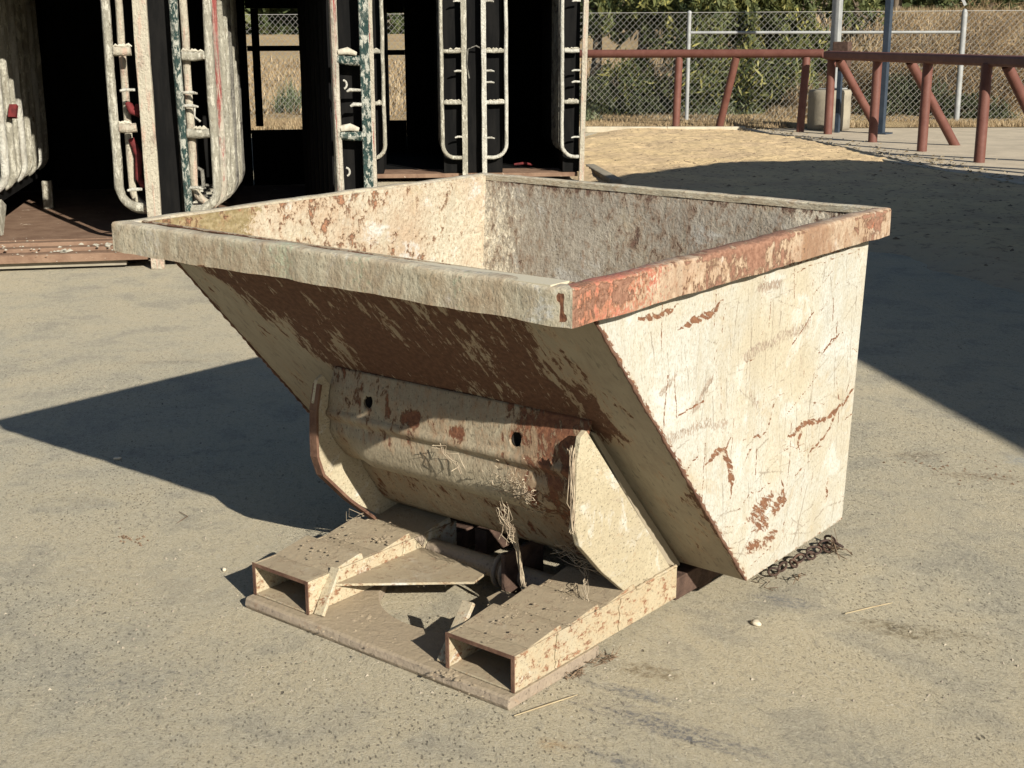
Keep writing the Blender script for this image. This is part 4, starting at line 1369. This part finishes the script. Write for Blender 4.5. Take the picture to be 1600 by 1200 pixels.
for k, (y0, y1, z) in enumerate(((.255, .347, .150), (.155, .252, .128), (.055, .152, .106))):
    MB().box(-1.9, -.005, y0, y1, z - .03, z).build('deck_board', MT['deckm'], near, bevel=.004)
MB().box(-1.9, -.005, .03, .052, .055, .105).build('deck_fascia', MT['deckm'], near, bevel=.003)
MB().box(-1.9, -.15, .075, .14, .018, .072).build('deck_beam', MT['concrete'], near)
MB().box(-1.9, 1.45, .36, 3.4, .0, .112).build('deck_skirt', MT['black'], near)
MB().box(.10, 1.45, .04, .35, .06, .112).build('deck_board', MT['deckm'], near)
MB().beam((-.995, .60, .155), (-.975, .72, .36), .03, .09).build('bracket', MT['white'], near)
MB().beam((-.88, 2.1, .155), (-.88, 2.1, .36), .07, .07, up=(0, 1, 0)).build('bracket', MT['white'], near)
stuff(lumps('paint_crust', [(-1.15, .12, .108, 8, .06, .020), (-.75, .20, .130, 26, .20, .010), (-.52, .14, .108, 10, .03, .020), (-.32, .20, .13, 12, .05, .018), (-.6, .10, .108, 20, .2, .008), (-.2, .12, .108, 16, .08, .008), (-.9, .30, .152, 16, .2, .008)], MT['mud'], near, None, 5))
ru = random.Random(3)

far = thing('stall_gate', 'row of slim white pipe stall partitions further back, ending beside the dirt', 'stall gate', GE, math.radians(42.75), 'rows of pipe stall partitions behind the hopper')
ZT2 = 2.15
R2 = (1.28, .786)
post(far, .020, 0, 0, ZT2, MT['whitepink'], w=.050, d=.05, lean=.018)
ladder(far, 'tube_frame', -.178, .01, 0, .245, ZT2, R2, MT['brightw'], MT['white'], r=.019, hooks=(1.09, .98, .44, 1.75))
post(far, -.955, 0, .05, ZT2, MT['brightw'], w=.048, d=.05)
ladder(far, 'tube_frame', -.735, -.955, 0, .245, ZT2, R2, MT['brightw'], MT['white'], r=.019, hooks=(1.09, .98, .44, 1.75))
post(far, -1.150, 0, .05, ZT2, MT['white'], w=.055, d=.05)
ladder(far, 'tube_frame', -1.372, -1.15, 0, .245, ZT2, R2, MT['white'], MT['brightw'], r=.020, hooks=(1.09, .45, 1.75))
post(far, -2.16, 0, .05, ZT2, MT['white'], w=.055, d=.05)
ladder(far, 'tube_frame', -1.945, -2.16, 0, .245, ZT2, R2, MT['white'], MT['brightw'], r=.020)
for k in range(9):  # deeper frames go dull then black, shade painted by depth
    ladder(far, 'tube_frame', -.185 - .006 * k, .0, .16 + .17 * k, .26, ZT2, (), MT['dull'] if k < 4 else MT['black'], MT['dull'], r=.020, detail=False)
    ladder(far, 'tube_frame', -.725 + .004 * k, -.95, .16 + .17 * k, .26, ZT2, (), MT['black'], MT['dull'], r=.020, detail=False)
    ladder(far, 'tube_frame', -1.380 - .004 * k, -1.15, .16 + .17 * k, .26, ZT2, (), MT['dull'] if k < 3 else MT['black'], MT['dull'], r=.020, detail=False)
MB().box(-.16, .005, .08, 3.0, .09, ZT2).build('stall_shade_pad', MT['black'], far)
MB().box(-1.36, -.77, .08, 3.0, .09, ZT2).build('stall_shade_pad', MT['black'], far)
MB().box(-2.7, -1.965, .08, 3.0, .09, ZT2).build('stall_shade_pad', MT['black'], far)
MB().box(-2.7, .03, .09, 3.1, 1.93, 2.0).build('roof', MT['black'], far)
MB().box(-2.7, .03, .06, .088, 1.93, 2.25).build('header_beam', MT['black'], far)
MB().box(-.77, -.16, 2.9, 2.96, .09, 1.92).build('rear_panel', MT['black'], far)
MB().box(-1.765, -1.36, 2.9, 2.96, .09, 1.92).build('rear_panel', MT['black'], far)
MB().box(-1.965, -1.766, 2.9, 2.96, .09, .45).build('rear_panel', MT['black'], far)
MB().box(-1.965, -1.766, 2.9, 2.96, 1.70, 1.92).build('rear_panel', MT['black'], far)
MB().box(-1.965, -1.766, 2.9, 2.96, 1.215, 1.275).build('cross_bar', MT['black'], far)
for k in range(5):
    MB().box(-2.7, -.01, .05 + .10 * k, .145 + .10 * k, .045, .085 + .002 * (k % 2)).build('deck_board', MT['deckm'], far)
MB().box(-2.7, -.01, .56, 3.0, .045, .088).build('deck', MT['black'], far)  # rear of the deck black, interior shade put into its colour
MB().tube([(-.62, .6, .12), (-.5, .62, .13), (-.42, .6, .11)], [.012, .018, .01], 6).build('red_rag', MT['redpad'], far)
# hose hanging on the D post
pts = [(-.97, .02, 1.30), (-1.03, -.02, 1.33), (-1.11, -.03, 1.30), (-1.125, -.03, 1.15), (-1.10, -.02, 1.02)]
MB().tube(pts, .007, 6).build('strap', MT['dull'], far)

# ------------------------------------------------------------------ pipe rails
def pipe(name, a, b, r, mat, parent, n=16):
    a = Vector(a); b = Vector(b)
    return MB().tube([a, a.lerp(b, .33), a.lerp(b, .66), b], r, n).build(name, mat, parent, parent.location)


r1 = thing('pipe_rail', 'long rust red round pipe rail on posts at the back, left of the drum', 'rail', (-8.56, 16.22, 0), 0, 'rust red pipe rails along the back of the yard')
pipe('top_rail', (-11.3, 15.05, 1.165), (-6.19, 16.38, 1.175), .062, MT['railred'], r1)
for a, b in (((-8.30, 15.84, 1.12), (-8.33, 15.84, 0)), ((-7.44, 16.06, 1.12), (-7.80, 16.22, 0)), ((-6.42, 16.32, 1.12), (-6.43, 16.24, 0))):
    pipe('leg', a, b, .058, MT['railred'], r1)
r2_ = thing('pipe_rail', 'rust red beam rail on upright and slanting pipe posts at the right edge', 'rail', (-4.75, 14.98, 0), 0, 'rust red pipe rails along the back of the yard')
MB().beam((-6.02, 16.18, 1.155), (1.2, 9.52, 1.135), .15, .12).build('top_rail', MT['railred'], r2_, r2_.location, bevel=.03)
for (x, y) in ((-5.90, 16.07), (-4.73, 15.0), (-3.62, 13.95), (-2.52, 12.88), (-1.40, 11.86)):
    pipe('leg', (x, y, 1.11), (x, y, 0.02), .060, MT['railred'], r2_)
for (x, y, x2, y2) in ((-5.72, 15.93, -5.38, 16.72), (-4.03, 14.40, -3.65, 15.14), (-2.25, 12.72, -1.88, 13.45), (-1.2, 11.7, -.8, 12.4)):
    pipe('brace', (x, y, 1.10), (x2, y2, 0.02), .060, MT['railred'], r2_)

# ------------------------------------------------------------------ chain-link fence
def FP(t, z=0.0):
    return Vector((-8.93 + .840 * t, 17.12 + .5425 * t, z * 1.045))


fence = thing('chain_link_fence', 'silver chain link fence with slim posts running behind the pipe rails', 'fence', FP(0))
mesh_m = Mat("galvanised_wire", 0.45, 0.5); mesh_m.b.inputs['Metallic'].default_value = 0.25
MT['wire'] = mesh_m.out((0.33, 0.32, 0.29))
dsp = .098; H0, H1 = .04, 1.72
T0, T1 = -17.0, 11.5
V = []; F = []
seg = [T0, 0.0, 4.3, T1]
def wires(T0, T1):
    V = []; F = []
    L = H1 - H0
    q = T0 - L
    nrm_ = np.array([-.5425, .840, 0])
    while q < T1:
        for sg in (1, -1):
            ta, tb = (q, q + L) if sg == 1 else (q + L, q)
            za, zb_ = H0, H1
            # clip to [T0,T1]
            pa = np.array([ta, za]); pb = np.array([tb, zb_])
            lo = 0.0; hi = 1.0
            dt = tb - ta
            for lim, side_ in ((T0, 1), (T1, -1)):
                k = (lim - ta) / dt
                inside_a = (ta - lim) * side_ >= 0; inside_b = (tb - lim) * side_ >= 0
                if not inside_a and not inside_b: lo, hi = 1, 0; break
                if not inside_a: lo = max(lo, k)
                if not inside_b: hi = min(hi, k)
            if lo < hi:
                a = pa + (pb - pa) * lo; b = pa + (pb - pa) * hi
                A = np.array(FP(a[0], a[1])) + nrm_ * .003 * sg; B = np.array(FP(b[0], b[1])) + nrm_ * .003 * sg
                d = (B - A) / max(np.linalg.norm(B - A), 1e-6); s_ = np.cross(d, nrm_)
                rr = .0034
                o0 = len(V)
                for P_ in (A, B):
                    V.extend([P_ + s_ * rr, P_ - s_ * rr * .5 + nrm_ * rr * .87, P_ - s_ * rr * .5 - nrm_ * rr * .87])
                for k_ in range(3): F.append((o0 + k_, o0 + (k_ + 1) % 3, o0 + 3 + (k_ + 1) % 3, o0 + 3 + k_))
        q += dsp
    return np.array(V), np.array(F)


for a, b in zip(seg[:-1], seg[1:]):
    V, F = wires(a + .03, b - .03)
    stuff(npmesh('wire_mesh', V, F, MT['wire'], fence, loc=fence.location))
for t in (-14.5, -11, -7.4, -3.7, 0.0, 4.3, 8.1):
    p = FP(t)
    h = 1.78
    pipe('fence_post', p, p + Vector((0, 0, h)), .032 if t < 3 else .045, MT['galv'], fence, 12)
    MB().tube([p + Vector((0, 0, h)), p + Vector((0, 0, h + .03)), p + Vector((0, 0, h + .05))], [.038, .036, .01], 10).build('post_cap', MT['galv'], fence, fence.location)
p = FP(4.3, 1.80)
MB().beam(p, p + Vector((-.16, -.10, .36)), .035, .045).build('barb_arm', MT['galv'], fence, fence.location)
pipe('mid_rail', FP(.03, 1.42), FP(4.25, 1.41), .024, MT['galv'], fence, 10)
wr = MB()
for z in (1.72,):
    wr.tube([FP(T0, z), FP(-8, z + .01), FP(0, z), FP(4, z), FP(T1, z)], .005, 5)
wr.build('tension_wire', MT['wire'], fence, fence.location)

# poles, drum, box
dr = MB()
cx_, cy_ = -6.34, 16.98
ring = []
pf = [(.30, 0.04), (.315, .10), (.318, .30), (.312, .50), (.318, .60), (.305, .63), (.295, .64), (.06, .645)]
nn = 28; vs_ = []
for (r_, z) in pf:
    for k in range(nn):
        t = 2 * math.pi * k / nn
        vs_.append((cx_ + r_ * math.cos(t), cy_ + r_ * math.sin(t), z))
fs = []
for i in range(len(pf) - 1):
    for k in range(nn): fs.append((i * nn + k, i * nn + (k + 1) % nn, (i + 1) * nn + (k + 1) % nn, (i + 1) * nn + k))
fs += [tuple(range(nn)), tuple(range((len(pf) - 1) * nn, len(pf) * nn))]
dr.add(vs_, fs, True)
tag(dr.build('concrete_drum', MT['concrete'], None, (cx_, cy_, 0)), 'round grey concrete footing drum behind the gap between the rails', 'concrete footing')
lp = thing('light_pole', 'grey square light pole rising out of the concrete drum', 'pole', (cx_ + .03, cy_ + .03, .645))
MB().box(cx_ + .03 - .062, cx_ + .03 + .062, cy_ - .03, cy_ + .09, .665, 6.0).build('shaft', MT['galv'], lp, lp.location, bevel=.01)
MB().box(cx_ - .13, cx_ + .19, cy_ - .13, cy_ + .19, .646, .664).build('base_flange', MT['galv'], lp, lp.location, bevel=.004)
bp_ = thing('blue_post', 'tall dark blue square post standing behind the beam rail', 'post', (-5.30, 16.55, 0))
MB().box(-5.30 - .045, -5.30 + .045, 16.50, 16.59, 0.02, 4.6).build('shaft', MT['bluepost'], bp_, bp_.location, bevel=.008)
MB().box(-5.42, -5.18, 16.43, 16.68, .05, .07).build('base_flange', MT['bluepost'], bp_, bp_.location)
eb = thing('control_box', 'small dark metal box mounted behind the start of the beam rail', 'box', (-5.95, 16.42, .97))
MB().box(-6.04, -5.80, 16.36, 16.50, .98, 1.34).build('cabinet', MT['darkrust'], eb, eb.location, bevel=.01)
MB().box(-5.96, -5.90, 16.40, 16.46, .05, .979).build('stand', MT['bluepost'], eb, eb.location)


# ------------------------------------------------------------------ vegetation
def leafmat(name, c1, c2, c3, tr=0.35):
    M = Mat(name, 0.6, 0.3)
    at = M.attr('tone')
    n = M.noise(M.coord('Object'), 2.5, 4, 0.6)
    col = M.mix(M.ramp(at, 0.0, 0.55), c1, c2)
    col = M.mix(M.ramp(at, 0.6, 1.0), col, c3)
    col = M.mix(M.math('MULTIPLY', M.ramp(n, 0.4, 0.7), 0.4), col, tuple(x * 0.6 for x in c1))
    M.put(M.b.inputs['Base Color'], col)
    tl = M.n("ShaderNodeBsdfTranslucent"); M.put(tl.inputs[0], col)
    mx = M.n("ShaderNodeMixShader"); mx.inputs[0].default_value = tr
    out = M.t.nodes["Material Output"]
    M.t.links.new(M.b.outputs[0], mx.inputs[1]); M.t.links.new(tl.outputs[0], mx.inputs[2]); M.t.links.new(mx.outputs[0], out.inputs[0])
    return M.m


MT['pepper'] = leafmat("pepper_leaves", (0.042, 0.060, 0.024), (0.12, 0.135, 0.048), (0.34, 0.31, 0.095))
MT['olive'] = leafmat("olive_leaves", (0.05, 0.07, 0.025), (0.085, 0.105, 0.04), (0.14, 0.15, 0.06))
MT['dgrass'] = leafmat("dry_grass_blades", (0.20, 0.14, 0.075), (0.33, 0.24, 0.135), (0.46, 0.36, 0.22), 0.2)
MT['bramble'] = leafmat("dry_bramble", (0.15, 0.10, 0.055), (0.27, 0.185, 0.095), (0.42, 0.31, 0.17), 0.2)
MT['weed'] = leafmat("grey_green_weed", (0.11, 0.13, 0.07), (0.17, 0.20, 0.11), (0.28, 0.30, 0.18), 0.3)
MT['darkbush'] = leafmat("dark_bush_leaves", (0.035, 0.045, 0.02), (0.06, 0.07, 0.03), (0.11, 0.12, 0.055), 0.25)
LR = np.random.default_rng(17)


def leaves(name, c, d, L, Wd, mat, parent=None, loc=None, tone=None):
    """leaf cards: centres c (n,3), directions d (n,3), lengths, widths -> folded diamond quads"""
    n = len(c)
    d = d / np.linalg.norm(d, axis=1, keepdims=True)
    q = LR.normal(size=(n, 3)); s_ = np.cross(d, q); s_ /= np.linalg.norm(s_, axis=1, keepdims=True)
    L = np.broadcast_to(L, (n,))[:, None]; Wd = np.broadcast_to(Wd, (n,))[:, None]
    V = np.stack([c - d * L / 2, c + s_ * Wd / 2, c + d * L / 2, c - s_ * Wd / 2], 1).reshape(-1, 3)
    F = np.arange(4 * n).reshape(n, 4)
    if tone is None: tone = LR.random(n)
    return npmesh(name, V, F, mat, parent, dict(tone=np.repeat(tone, 4)), loc=loc)


def limb_tree(lat, fwd, h, trunk_r, lean, label, clumps, mat, nleaf=900, group=None, leafL=.20, leafW=.050, droop=.8, seed=0, gz_=0.06, name='tree', spread=1.0):
    """clumps: list of (dlat, dfwd, z, radius, length_of_hang)"""
    global LR
    LR = np.random.default_rng(100 + seed)
    r_ = random.Random(seed)
    b0 = Vector(W(lat, fwd, gz_ + float(fieldH(np.array(lat), np.array(fwd)))))
    root = thing(name, label, 'tree', b0, 0, group)
    R3 = Vector((RH[0], RH[1], 0)); F3 = Vector((FH[0], FH[1], 0))
    top = b0 + R3 * lean[0] + F3 * lean[1] + Vector((0, 0, h * .45))
    mid = b0.lerp(top, .5) + R3 * r_.uniform(-.1, .1)
    MB().tube([b0 - Vector((0, 0, .1)), mid, top], [trunk_r * 1.25, trunk_r, trunk_r * .8], 10, wob=.15).build('trunk', MT['bark'], root, b0)
    cc = []; dd = []; tt = []
    lb = MB()
    for (dl, df, z, rad, hang) in clumps:
        c0 = b0 + R3 * dl + F3 * df + Vector((0, 0, z))
        st = top if z > 1.2 else mid
        kn = st.lerp(c0, .55) + Vector((0, 0, .25))
        lb.tube([st, st.lerp(kn, .5) + Vector((r_.uniform(-.1, .1), 0, .1)), kn, c0], [trunk_r * .5, trunk_r * .4, trunk_r * .28, trunk_r * .10], 7)
        n = int(nleaf * rad * rad * (1 + hang) * 1.3)
        # twigs hanging from the clump; leaves along them
        ntw = max(6, n // 26)
        for _ in range(ntw):
            v = LR.normal(size=3); v /= np.linalg.norm(v); rr = rad * LR.random() ** .45
            p = np.array(c0) + v * rr * np.array([spread, spread, .75])
            ln = hang * LR.uniform(.4, 1.1) * (.5 + .5 * (rr / rad))
            dirn = np.array([v[0] * .35, v[1] * .35, -droop if hang > 0.15 else .2]) + LR.normal(size=3) * .12
            k = LR.random(26)
            pp = p + dirn * (k[:, None] * max(ln, .25)) + LR.normal(size=(26, 3)) * .045
            dl_ = dirn / np.linalg.norm(dirn) * .8 + LR.normal(size=(26, 3)) * .65
            cc.append(pp); dd.append(dl_)
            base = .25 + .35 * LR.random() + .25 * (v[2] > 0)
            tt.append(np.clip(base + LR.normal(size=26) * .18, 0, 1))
    lb.build('branches', MT['bark'], root, b0)
    leaves('crown', np.concatenate(cc), np.concatenate(dd), leafL * LR.uniform(.6, 1.3, sum(map(len, cc))), leafW, mat, root, b0, np.concatenate(tt))
    return root


G_T = 'leafy trees behind the chain link fence'


def clumpset(seed, n, w, d, z0, z1, r0, r1, hang):
    r_ = random.Random(seed)
    return [(r_.uniform(-w, w), r_.uniform(-d, d), r_.uniform(z0, z1), r_.uniform(r0, r1), hang * r_.uniform(.5, 1.3)) for _ in range(n)]


# lateral position from picture: lat = (px-800)/2146*fwd
limb_tree(3.0, 25.0, 5.5, .13, (.5, .3), 'weeping pepper tree nearest the stall row, hanging low behind the fence', clumpset(1, 17, 1.5, 1.0, 1.5, 4.0, .42, .75, .55) + [(-.9, -.4, 1.75, .5, .5), (-.5, -.3, 2.05, .5, .45), (.1, -.5, 1.9, .5, .6), (.5, -.4, 1.7, .45, .8), (-1.4, -.3, 2.1, .5, .3)], MT['pepper'], 1000, G_T, seed=1)
limb_tree(4.05, 26.0, 6, .20, (-.75, .0), 'pepper tree with dark leaning trunk behind the mid rail', clumpset(2, 17, 1.7, 1.0, 1.3, 4.5, .45, .8, .6) + [(.5, -.6, 1.0, .5, .7), (.95, -.5, .9, .45, .6), (-.35, -.7, .95, .4, .5), (1.5, -.5, 1.1, .5, .6), (0, -.5, 1.8, .6, .5), (1.0, -.5, 1.8, .6, .5)], MT['pepper'], 1000, G_T, seed=2)
limb_tree(5.6, 26.2, 6, .14, (.2, .2), 'pepper tree behind the grey light pole', clumpset(3, 17, 1.3, 1.0, 1.2, 4.5, .45, .75, .55) + [(-.3, -.5, 1.0, .5, .6), (-.8, -.5, .9, .5, .6), (.3, -.5, 1.1, .4, .5), (.6, -.3, 1.7, .5, .4)], MT['pepper'], 1000, G_T, seed=3)
limb_tree(7.0, 27.5, 6, .13, (-.1, .2), 'bright green pepper tree behind the tall blue post', clumpset(4, 14, 1.1, .8, 1.0, 3.2, .4, .6, .5), MT['pepper'], 1300, G_T, seed=4)
# extra olive mass behind to close the sky
G_F = 'dark trees along the top of the far field'
plc = ['at the far left end', 'left of the stall openings', 'seen through the first stall opening', 'seen through the narrow second opening', 'hidden behind the pepper trees', 'behind the beam rail', 'at the right end']
sh_ = ['broad dark oak', 'round olive green oak', 'ragged grey green oak']
for k in range(20):
    lat_ = -62 + k * 6.6 + rnd.uniform(-1.5, 1.5); fw_ = 88 + rnd.uniform(-8, 14)
    s_ = rnd.uniform(.8, 1.25)
    cl = [(rnd.uniform(-2.8, 2.8), rnd.uniform(-1.5, 1.5), rnd.uniform(2.5, 6.0) * s_, rnd.uniform(1.5, 2.3), .0) for _ in range(6)]
    cl += [(rnd.uniform(-3.2, 3.2), rnd.uniform(-1.5, 0), rnd.uniform(.3, 1.2), rnd.uniform(1.1, 1.6), .0) for _ in range(9)]
    limb_tree(lat_, fw_, 7, .25, (.2, 0), sh_[k % 3] + ' in the far tree line, ' + plc[k // 3], cl, MT['olive'], 150, G_F, leafL=.5, leafW=.30, seed=30 + k, name='oak_tree')
G_M = 'dark bushes behind the pepper trees and above the dry bank'
sp_ = ['above the dry bank just right of the blue post', 'above the bank left of the angled fence arm', 'above the bank right of the angled fence arm', 'above the bank at the right edge of the picture', 'behind the blue post', 'behind the light pole', 'behind the leaning trunk', 'behind the thin mesh post', 'behind the left end of the mesh', 'partly behind the right end stall post']
for k, (px, fw_) in enumerate(((1400, 38), (1470, 40), (1545, 37), (1620, 39), (1340, 36), (1250, 33), (1160, 32), (1080, 33), (1000, 32), (930, 33))):
    lat_ = (px - 800) / 2146 * fw_
    low = 0.2 if k < 4 else 1.7
    cl = [(rnd.uniform(-1.3, 1.3), rnd.uniform(-.6, .6), rnd.uniform(low, 3.4), rnd.uniform(.6, .9), .1) for _ in range(11 if k < 5 else 9)]
    limb_tree(lat_, fw_, 4, .12, (.1, 0), 'dark bushy tree ' + sp_[k], cl, MT['olive'], 420, G_M, leafL=.20, leafW=.09, seed=60 + k, name='bushy_tree')


def bush(lat, fwd, n, w, d, h, mat, label, L=.12, Wd=.03, seed=0, up=.6, cat='bush', group=None, name='bush', tone=None, stems=10):
    global LR
    LR = np.random.default_rng(300 + seed)
    if fwd < 24: lat, fwd = lat * (fwd + 1.1) / fwd, fwd + 1.1
    z0 = float(fieldH(np.array(lat), np.array(fwd))) + .05
    b0 = Vector(W(lat, fwd, z0))
    root = thing(name, label, cat, b0, 0, group)
    a = LR.normal(size=(n, 3)); a /= np.linalg.norm(a, axis=1, keepdims=True)
    rr = LR.random(n) ** .5
    x = a[:, 0] * rr * w; y = a[:, 1] * rr * d; z = np.abs(a[:, 2]) * rr * h
    lump = fbm(x * 3 / w + 7, z * 3 / h + y, seed, 3)
    keep = lump > .36
    x, y, z = x[keep], y[keep], z[keep]
    c = np.array(b0) + x[:, None] * np.array([*RH, 0]) + y[:, None] * np.array([*FH, 0]) + z[:, None] * np.array([0, 0, 1])
    di = LR.normal(size=c.shape); di[:, 2] += up * 2.2
    leaves('foliage', c, di, L * LR.uniform(.6, 1.5, len(c)), Wd, mat, root, b0)
    sb = MB()
    for _ in range(stems):
        t = rnd.uniform(0, 6.28); q = rnd.uniform(.3, .8)
        e = b0 + Vector((RH[0], RH[1], 0)) * math.cos(t) * w * q + Vector((FH[0], FH[1], 0)) * math.sin(t) * d * q + Vector((0, 0, h * rnd.uniform(.4, .8)))
        sb.tube([b0, b0.lerp(e, .5) + Vector((0, 0, .05)), e], [.014, .010, .004], 5)
    sb.build('stems', MT['bark'], root, b0)
    return root


def lat_of(px, fw): return (px - 800) / 2146 * fw


bush(lat_of(938, 23.0), 23.0, 6500, .55, .4, .72, MT['darkbush'], 'dark spiky bush behind the fence next to the end post', .10, .022, 1)
bush(lat_of(1010, 24), 24.0, 5000, .85, .5, .42, MT['darkbush'], 'low dark green bush behind the fence left of the mesh post', .10, .03, 2)
bush(lat_of(1130, 24), 24.0, 2600, .9, .5, .35, MT['weed'], 'low grey green weeds behind the fence under the leaning trunk', .10, .02, 3)
bush(lat_of(925, 21.4), 21.3, 600, .22, .2, .32, MT['weed'], 'small pale blue green weed at the fence foot beside the end post', .10, .014, 4)
bush(lat_of(452, 23.6), 23.6, 330, .34, .2, .50, MT['weed'], 'spiky grey green weed seen through the stall opening', .55, .022, 5, up=1.6)
bush(lat_of(1210, 23.6), 23.6, 2600, .8, .4, .5, MT['pepper'], 'green sapling growth behind the fence right of the slanting post', .11, .03, 6)
bush(lat_of(1260, 22.4), 22.4, 900, .4, .3, .5, MT['dgrass'], 'tuft of tall dry grass beside the concrete drum', .30, .014, 7, up=1.4)
for k_, (px, w_, h_, lab) in enumerate(((985, .75, 1.15, 'drooping green growth behind the fence left of the mesh post'), (1095, .6, 1.0, 'drooping green growth behind the fence right of the mesh post'), (1175, .8, 1.25, 'drooping green growth behind the slanting pipe brace'), (1235, .6, 1.3, 'drooping green growth behind the last leg of the round rail'))):
    bush(lat_of(px, 24.2), 24.2, 3400, w_, .5, h_, MT['pepper'], lab, .19, .042, 40 + k_, up=-.3, group='low green growth behind the fence')
G_B = 'dry brambles on the bank behind the right end of the fence'
bush(lat_of(1430, 21.6), 21.6, 3500, .9, .35, .75, MT['darkbush'], 'scrub coloured dark for shade at the foot of the fence under the beam rail', .12, .02, 8)  # dark leaf colour here and on the next scrub paints shaded brush
bush(lat_of(1530, 21.2), 21.2, 2500, .8, .3, .42, MT['darkbush'], 'low scrub coloured dark for shade at the fence foot near the right edge', .12, .02, 9)
for k, (px, fw_, w_, h_, lab) in enumerate(((1405, 22.2, .7, .95, 'dry brown brambles behind the gap right of the blue post'), (1480, 22.0, .8, 1.15, 'dry brown brambles behind the fence post with the angled arm'), (1560, 21.9, .8, 1.2, 'dry brown brambles at the far right behind the mesh'),
                                            (1640, 22.0, .8, 1.2, 'dry brown brambles just inside the right edge behind the mesh'), (1440, 23.4, .9, 1.2, 'taller dry brambles up the bank left of the arm post'), (1530, 23.6, .9, 1.3, 'taller dry brambles up the bank right of the arm post'), (1370, 22.9, .5, .8, 'thin dry brambles right behind the blue post'), (1610, 23.8, .9, 1.2, 'tall dry brambles high on the bank at the right edge'))):
    bush(lat_of(px, fw_), fw_, 3600, w_, .6, h_, MT['bramble'], lab, .20, .010, 20 + k, up=.5, group=G_B, name='bramble', cat='bramble', stems=24)


# dry grass along the fence foot and over the bank, as blades
def grass(name, n, latr, fwr, hmin, hmax, wd, mat, label, seed):
    r_ = np.random.default_rng(seed)
    lat = r_.uniform(*latr, n); fwd = fwr[0] + (fwr[1] - fwr[0]) * r_.random(n) ** 1.3
    cl = fbm(lat * 1.7, fwd * 1.7, seed, 3)
    k = cl > .38
    lat, fwd, cl = lat[k], fwd[k], cl[k]; n = len(lat)
    z = fieldH(lat, fwd) + .05
    x = CAM[0] + FH[0] * fwd + RH[0] * lat; y = CAM[1] + FH[1] * fwd + RH[1] * lat
    h = r_.uniform(hmin, hmax, n) * (.5 + cl)
    th = r_.uniform(0, 6.28, n)
    dx = np.cos(th) * wd; dy = np.sin(th) * wd
    ln = r_.normal(size=(n, 2)) * .30 * h[:, None]
    V = np.stack([np.stack([x - dx, y - dy, z], -1), np.stack([x + dx, y + dy, z], -1), np.stack([x + ln[:, 0], y + ln[:, 1], z + h], -1)], 1).reshape(-1, 3)
    F = np.arange(3 * n).reshape(n, 3)
    o = npmesh(name, V, F, mat, None, dict(tone=np.repeat(r_.random(n), 3)))
    return stuff(o, label, 'dry grass')


grass('dry_grass', 52000, (-12, 10), (20.75, 24), .02, .11, .009, MT['dgrass'], 'straw coloured dry grass along the foot of the chain link fence', 1)
grass('dry_grass', 70000, (4.5, 16), (22.6, 31), .06, .26, .010, MT['dgrass'], 'tall straw coloured grass covering the bank at the right', 2)
grass('dry_grass', 40000, (-14, 8), (24, 50), .08, .30, .03, MT['dgrass'], 'pale dry grass over the open field beyond the fence', 3)

# leaf litter on the pavement strip by the rails
lt = MB(); r_ = random.Random(9)
for _ in range(500):
    t = r_.random(); x = -7.2 + 6.2 * t + r_.gauss(0, .25); y = 16.3 - 5.6 * t + r_.gauss(0, .25)
    s_ = r_.uniform(.006, .02); a = r_.uniform(0, 3.1)
    ca, sa = math.cos(a) * s_ * 1.8, math.sin(a) * s_ * 1.8
    lt.add([(x - ca, y - sa, .06), (x + sa * .5, y - ca * .5, .075), (x + ca, y + sa, .062), (x - sa * .5, y + ca * .5, .07)], [(0, 1, 2, 3)])
stuff(lt.build('leaf_litter', MT['straw']), 'dry straw scattered on the pavement edge under the beam rail', 'litter')

cb_ = MB(); r_ = random.Random(19)
for _ in range(1300):
    s1, t1 = r_.random() * .8, r_.random() ** .7
    x, y = dirtP(np.array(s1), np.array(t1)); x, y = float(x), float(y)
    z = float(dirtH(np.array(x), np.array(y), np.array(s1), np.array(t1)))
    q = .007 + .020 * r_.random() ** 4
    an = r_.uniform(0, 6.28); ex_ = r_.uniform(1, 2.4)
    pt = []
    for k in range(6):
        a = k * math.pi / 3
        px_, py_ = q * ex_ * math.cos(a) * r_.uniform(.7, 1.2), q * math.sin(a) * r_.uniform(.7, 1.2)
        pt.append((x + px_ * math.cos(an) - py_ * math.sin(an), y + px_ * math.sin(an) + py_ * math.cos(an), z - .005))
    cb_.add(pt + [(x, y, z + q * r_.uniform(.2, .5))], [(k, (k + 1) % 6, 6) for k in range(6)])
stuff(cb_.build('clods', simple("dark_clods", (0.20, 0.145, 0.09), (0.12, 0.085, 0.055), 20, 0.95, 0.3)), 'dark clods and crumbs of dung scattered over the sandy dirt', 'clods')

LR = np.random.default_rng(77)
nw = 52000
la = LR.uniform(-78, 85, nw); fw_ = 96 + LR.uniform(-4, 8, nw)
base_ = fieldH(la, fw_)
top_ = 3.0 + 5.0 * fbm(la * .16, fw_ * 0, 8, 4)
zz = base_ + top_ * LR.random(nw) ** 1.1
lump = fbm(la * .5, zz * .7, 6, 3)
kp = lump > .34
cw = np.stack([CAM[0] + FH[0] * fw_ + RH[0] * la, CAM[1] + FH[1] * fw_ + RH[1] * la, zz], -1)[kp]
dw = LR.normal(size=cw.shape)
stuff(leaves('woodland', cw, dw, .9 * LR.uniform(.6, 1.4, len(cw)), .55, MT['olive'], None, None, np.clip(lump[kp] + LR.normal(size=len(cw)) * .2, 0, 1)), 'dark woodland massed along the far edge of the dry field', 'woodland')
